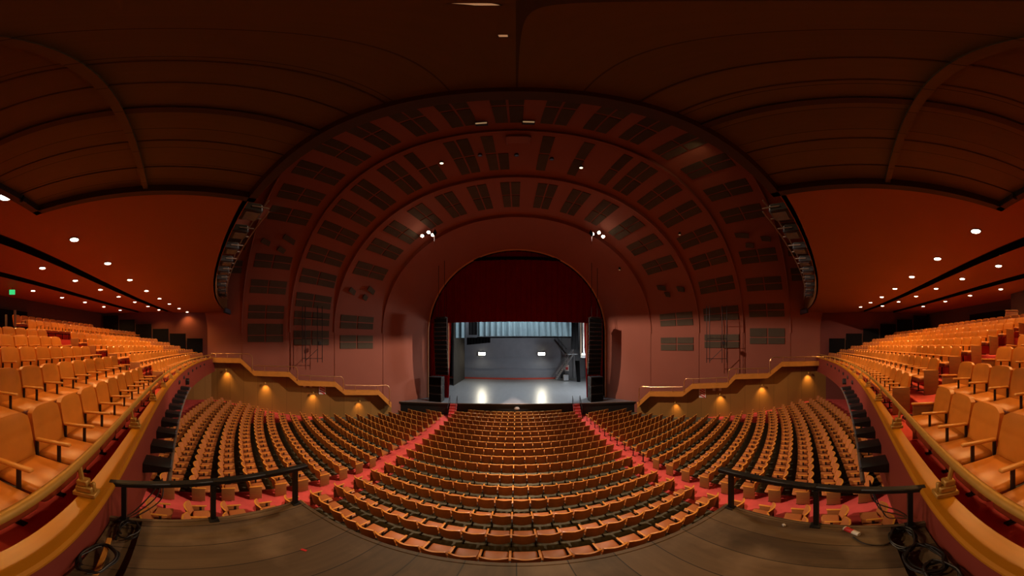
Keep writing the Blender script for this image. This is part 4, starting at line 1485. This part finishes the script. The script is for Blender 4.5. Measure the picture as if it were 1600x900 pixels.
# clutter at the right of the stage
t_ = thing('fire_sign', 'white sign with a red square on the right rear stage wall', 'sign', (8.95, 37.95, -4.0))
mb = MB(); mb.box((0, 0, 0), (0.75, 0.05, 1.1)); mb.build('plate', 'white_paint', t_)
mb = MB(); mb.box((0, -0.03, -0.05), (0.5, 0.02, 0.5)); mb.box((0, -0.03, 0.4), (0.5, 0.02, 0.1)); mb.build('mark', 'sign_red', t_)
t_ = thing('equipment_case', 'low grey case at the foot of the metal stair', 'case', (8.0, 34.6, STAGE_Z))
mb = MB(); mb.rbox((0, 0, 0.55), (0.8, 0.6, 0.9), 0.03, 1); mb.build('body', 'steel', t_)
for dx in (-0.3, 0.3):
    mb = MB(); mb.cyl((dx, -0.3, 0.06), (dx, 0.3, 0.06), 0.06, 8); mb.build('wheel', 'black_paint', t_)
for x, y, r, z0, lab, m in ((9.2, 30.2, 0.13, -1.2, 'left pale vertical pipe by the right stage wing', 'truss_grey'), (9.55, 30.0, 0.09, -1.0, 'middle pale vertical pipe by the right stage wing', 'white_paint'), (9.9, 29.6, 0.10, -0.6, 'right pale vertical pipe by the right stage wing', 'truss_grey')):
    mb = MB(); mb.cyl((x, y, z0), (x, y, 6), r, 8)
    tag(mb.build('rigging_pipe', m), lab, 'pipe', 'rigging pipes')
t_ = thing('counterweight_box', 'pale winch box below the rigging pipes at the right of the stage', 'winch', (9.7, 30.0, -1.4))
mb = MB(); mb.rbox((0, 0, 0), (1.0, 0.6, 0.7), 0.03, 1); mb.build('body', 'steel', t_)
mb = MB(); mb.cyl((-0.5, -0.35, 0.1), (0.5, -0.35, 0.1), 0.15, 12); mb.build('drum', 'white_paint', t_)
mb = MB(); mb.box((0, 0.1, 0.6), (0.1, 0.1, 0.9)); mb.build('bracket', 'steel', t_)
mb = MB()
for j in range(3):
    mb.slab(lambda u, v: (9.4 + 0.6 * u - 0.3 * v * (0.5 + 0.2 * j), 33.0 + 0.1 * math.sin(u * 9), STAGE_Z + 3.4 * v), lsp(0, 1, 9), [0, 0.5, 1], (0, 0.04, 0))
tag(mb.build('wing_drape', 'stage_black'), 'gathered black drape on the floor at the right wing', 'curtain')

# line arrays and subwoofers beside the opening
for s, sd, xc in ((-1, 'left', -7.05), (1, 'right', 7.5)):
    t_ = thing('line_array', 'tall hanging black loudspeaker array at the %s side of the stage' % sd, 'loudspeaker', (xc, 20.1, 0), 0, 'hanging loudspeaker arrays')
    ang = 0
    z, y = 2.6, 0.0
    for j in range(13):
        mb = MB()

        def tp(bm):
            for v in bm.verts:
                if v.co.y > 0:
                    v.co.x *= 0.72
                    v.co.z *= 0.85
        T = Matrix.Translation((0, y, z)) @ Matrix.Rotation(ang, 4, 'X')
        mb.rbox((0, 0, -0.2), (1.35, 0.7, 0.40), 0.02, 1, T, taper=tp)
        c = mb.build('cabinet', 'speaker_black', t_)
        mb = MB(); mb.box((0, -0.36, -0.2), (1.2, 0.015, 0.3), T); mb.build('grille', 'black_matte', c)
        z -= 0.42 * math.cos(ang); y += 0.42 * math.sin(ang) * 1
        ang += R(1.2) if j > 3 else R(0.3)
    mb = MB(); mb.box((0, 0, 2.72), (1.0, 0.8, 0.1)); mb.cyl((-0.3, 0, 2.75), (-0.3, 0, 8.8), 0.025, 6); mb.cyl((0.3, 0, 2.75), (0.3, 0, 8.8), 0.025, 6); mb.build('bumper', 'dark_metal', t_)
    for j in range(3):
        xs_ = -7.9 if s < 0 else 7.95
        t2 = thing('subwoofer', '%s black subwoofer of the stack at the %s stage edge' % (('bottom', 'middle', 'top')[j], sd), 'loudspeaker', (xs_, 21.0, STAGE_Z + 0.86 * j), 0, 'stacked subwoofers')
        mb = MB(); mb.rbox((0, 0, 0.43), (1.35, 1.0, 0.85), 0.03, 1); mb.build('cabinet', 'speaker_black', t2)
        mb = MB(); mb.box((0, -0.51, 0.43), (1.2, 0.02, 0.7)); mb.build('grille', 'black_matte', t2)
        
        for dx in (-0.69, 0.69):
            mb = MB(); mb.box((dx, 0, 0.5), (0.02, 0.3, 0.12)); mb.build('handle', 'dark_metal', t2)
# red stairs to the stage
for s, sd, x in ((-1, 'left', -5.97), (1, 'right', 5.79)):
    yf = stage_front(x)
    t_ = thing('stage_stair', 'short red carpeted stair up to the stage at the %s aisle' % sd, 'stairs', (x, yf, 0), R(-6 * s), 'stairs to the stage')
    for j in range(5):
        zt = STAGE_Z - 0.05 - 0.24 * j
        mb = MB(); mb.box((0, -0.13 - 0.26 * j, zt - 0.12), (0.66, 0.28, 0.24)); mb.build('step', 'carpet', t_)
        mb = MB(); mb.box((0, -0.265 - 0.26 * j, zt - 0.01), (0.66, 0.02, 0.025)); mb.build('nosing', 'dark_metal', t_)
    for dx in (-0.36, 0.36):
        mb = MB()
        mb.cyl((dx, -1.3, -7.0), (dx, -1.3, -5.95), 0.025, 6); mb.cyl((dx, -0.1, -5.8), (dx, -0.1, -4.95), 0.025, 6); mb.cyl((dx, -1.3, -5.95), (dx, -0.1, -4.95), 0.025, 6)
        mb.build('handrail', 'dark_metal', t_)
# small monitor at the middle of the stage front
t_ = thing('prompter', 'small round grey device on the first row rail at the middle of the stage front', 'device', (0.1, 20.75, -6.1))
mb = MB(); mb.lathe([(0.22, -0.12), (0.26, 0.0), (0.18, 0.12), (0.001, 0.16)], 14); mb.build('dome', 'truss_grey', t_)
mb = MB(); mb.cyl((0, 0, -0.95), (0, 0, -0.1), 0.05, 8); mb.build('stem', 'dark_metal', t_)
# white tape on the stalls floor crossing the last rows
for i in (0, 1, 2):
    y = rowY(i) + 0.62
    mb = MB(); mb.box((0, 0, 0.02), (0.06, 0.42, 0.01))
    tag(mb.build('floor_tape', 'white_paint', None, (-0.30 - 0.02 * i, y, floorZ(y))), 'white tape strip on the floor in front of the %s centre row from the platform' % ordw(i + 1), 'tape', 'white floor tape')

# ------------------------------------------------------------------ lift the whole place so that the stalls floor lies near zero
for o in list(bpy.data.objects):
    if o.parent is None and o.name in COL.objects:
        o.location.z += LIFT
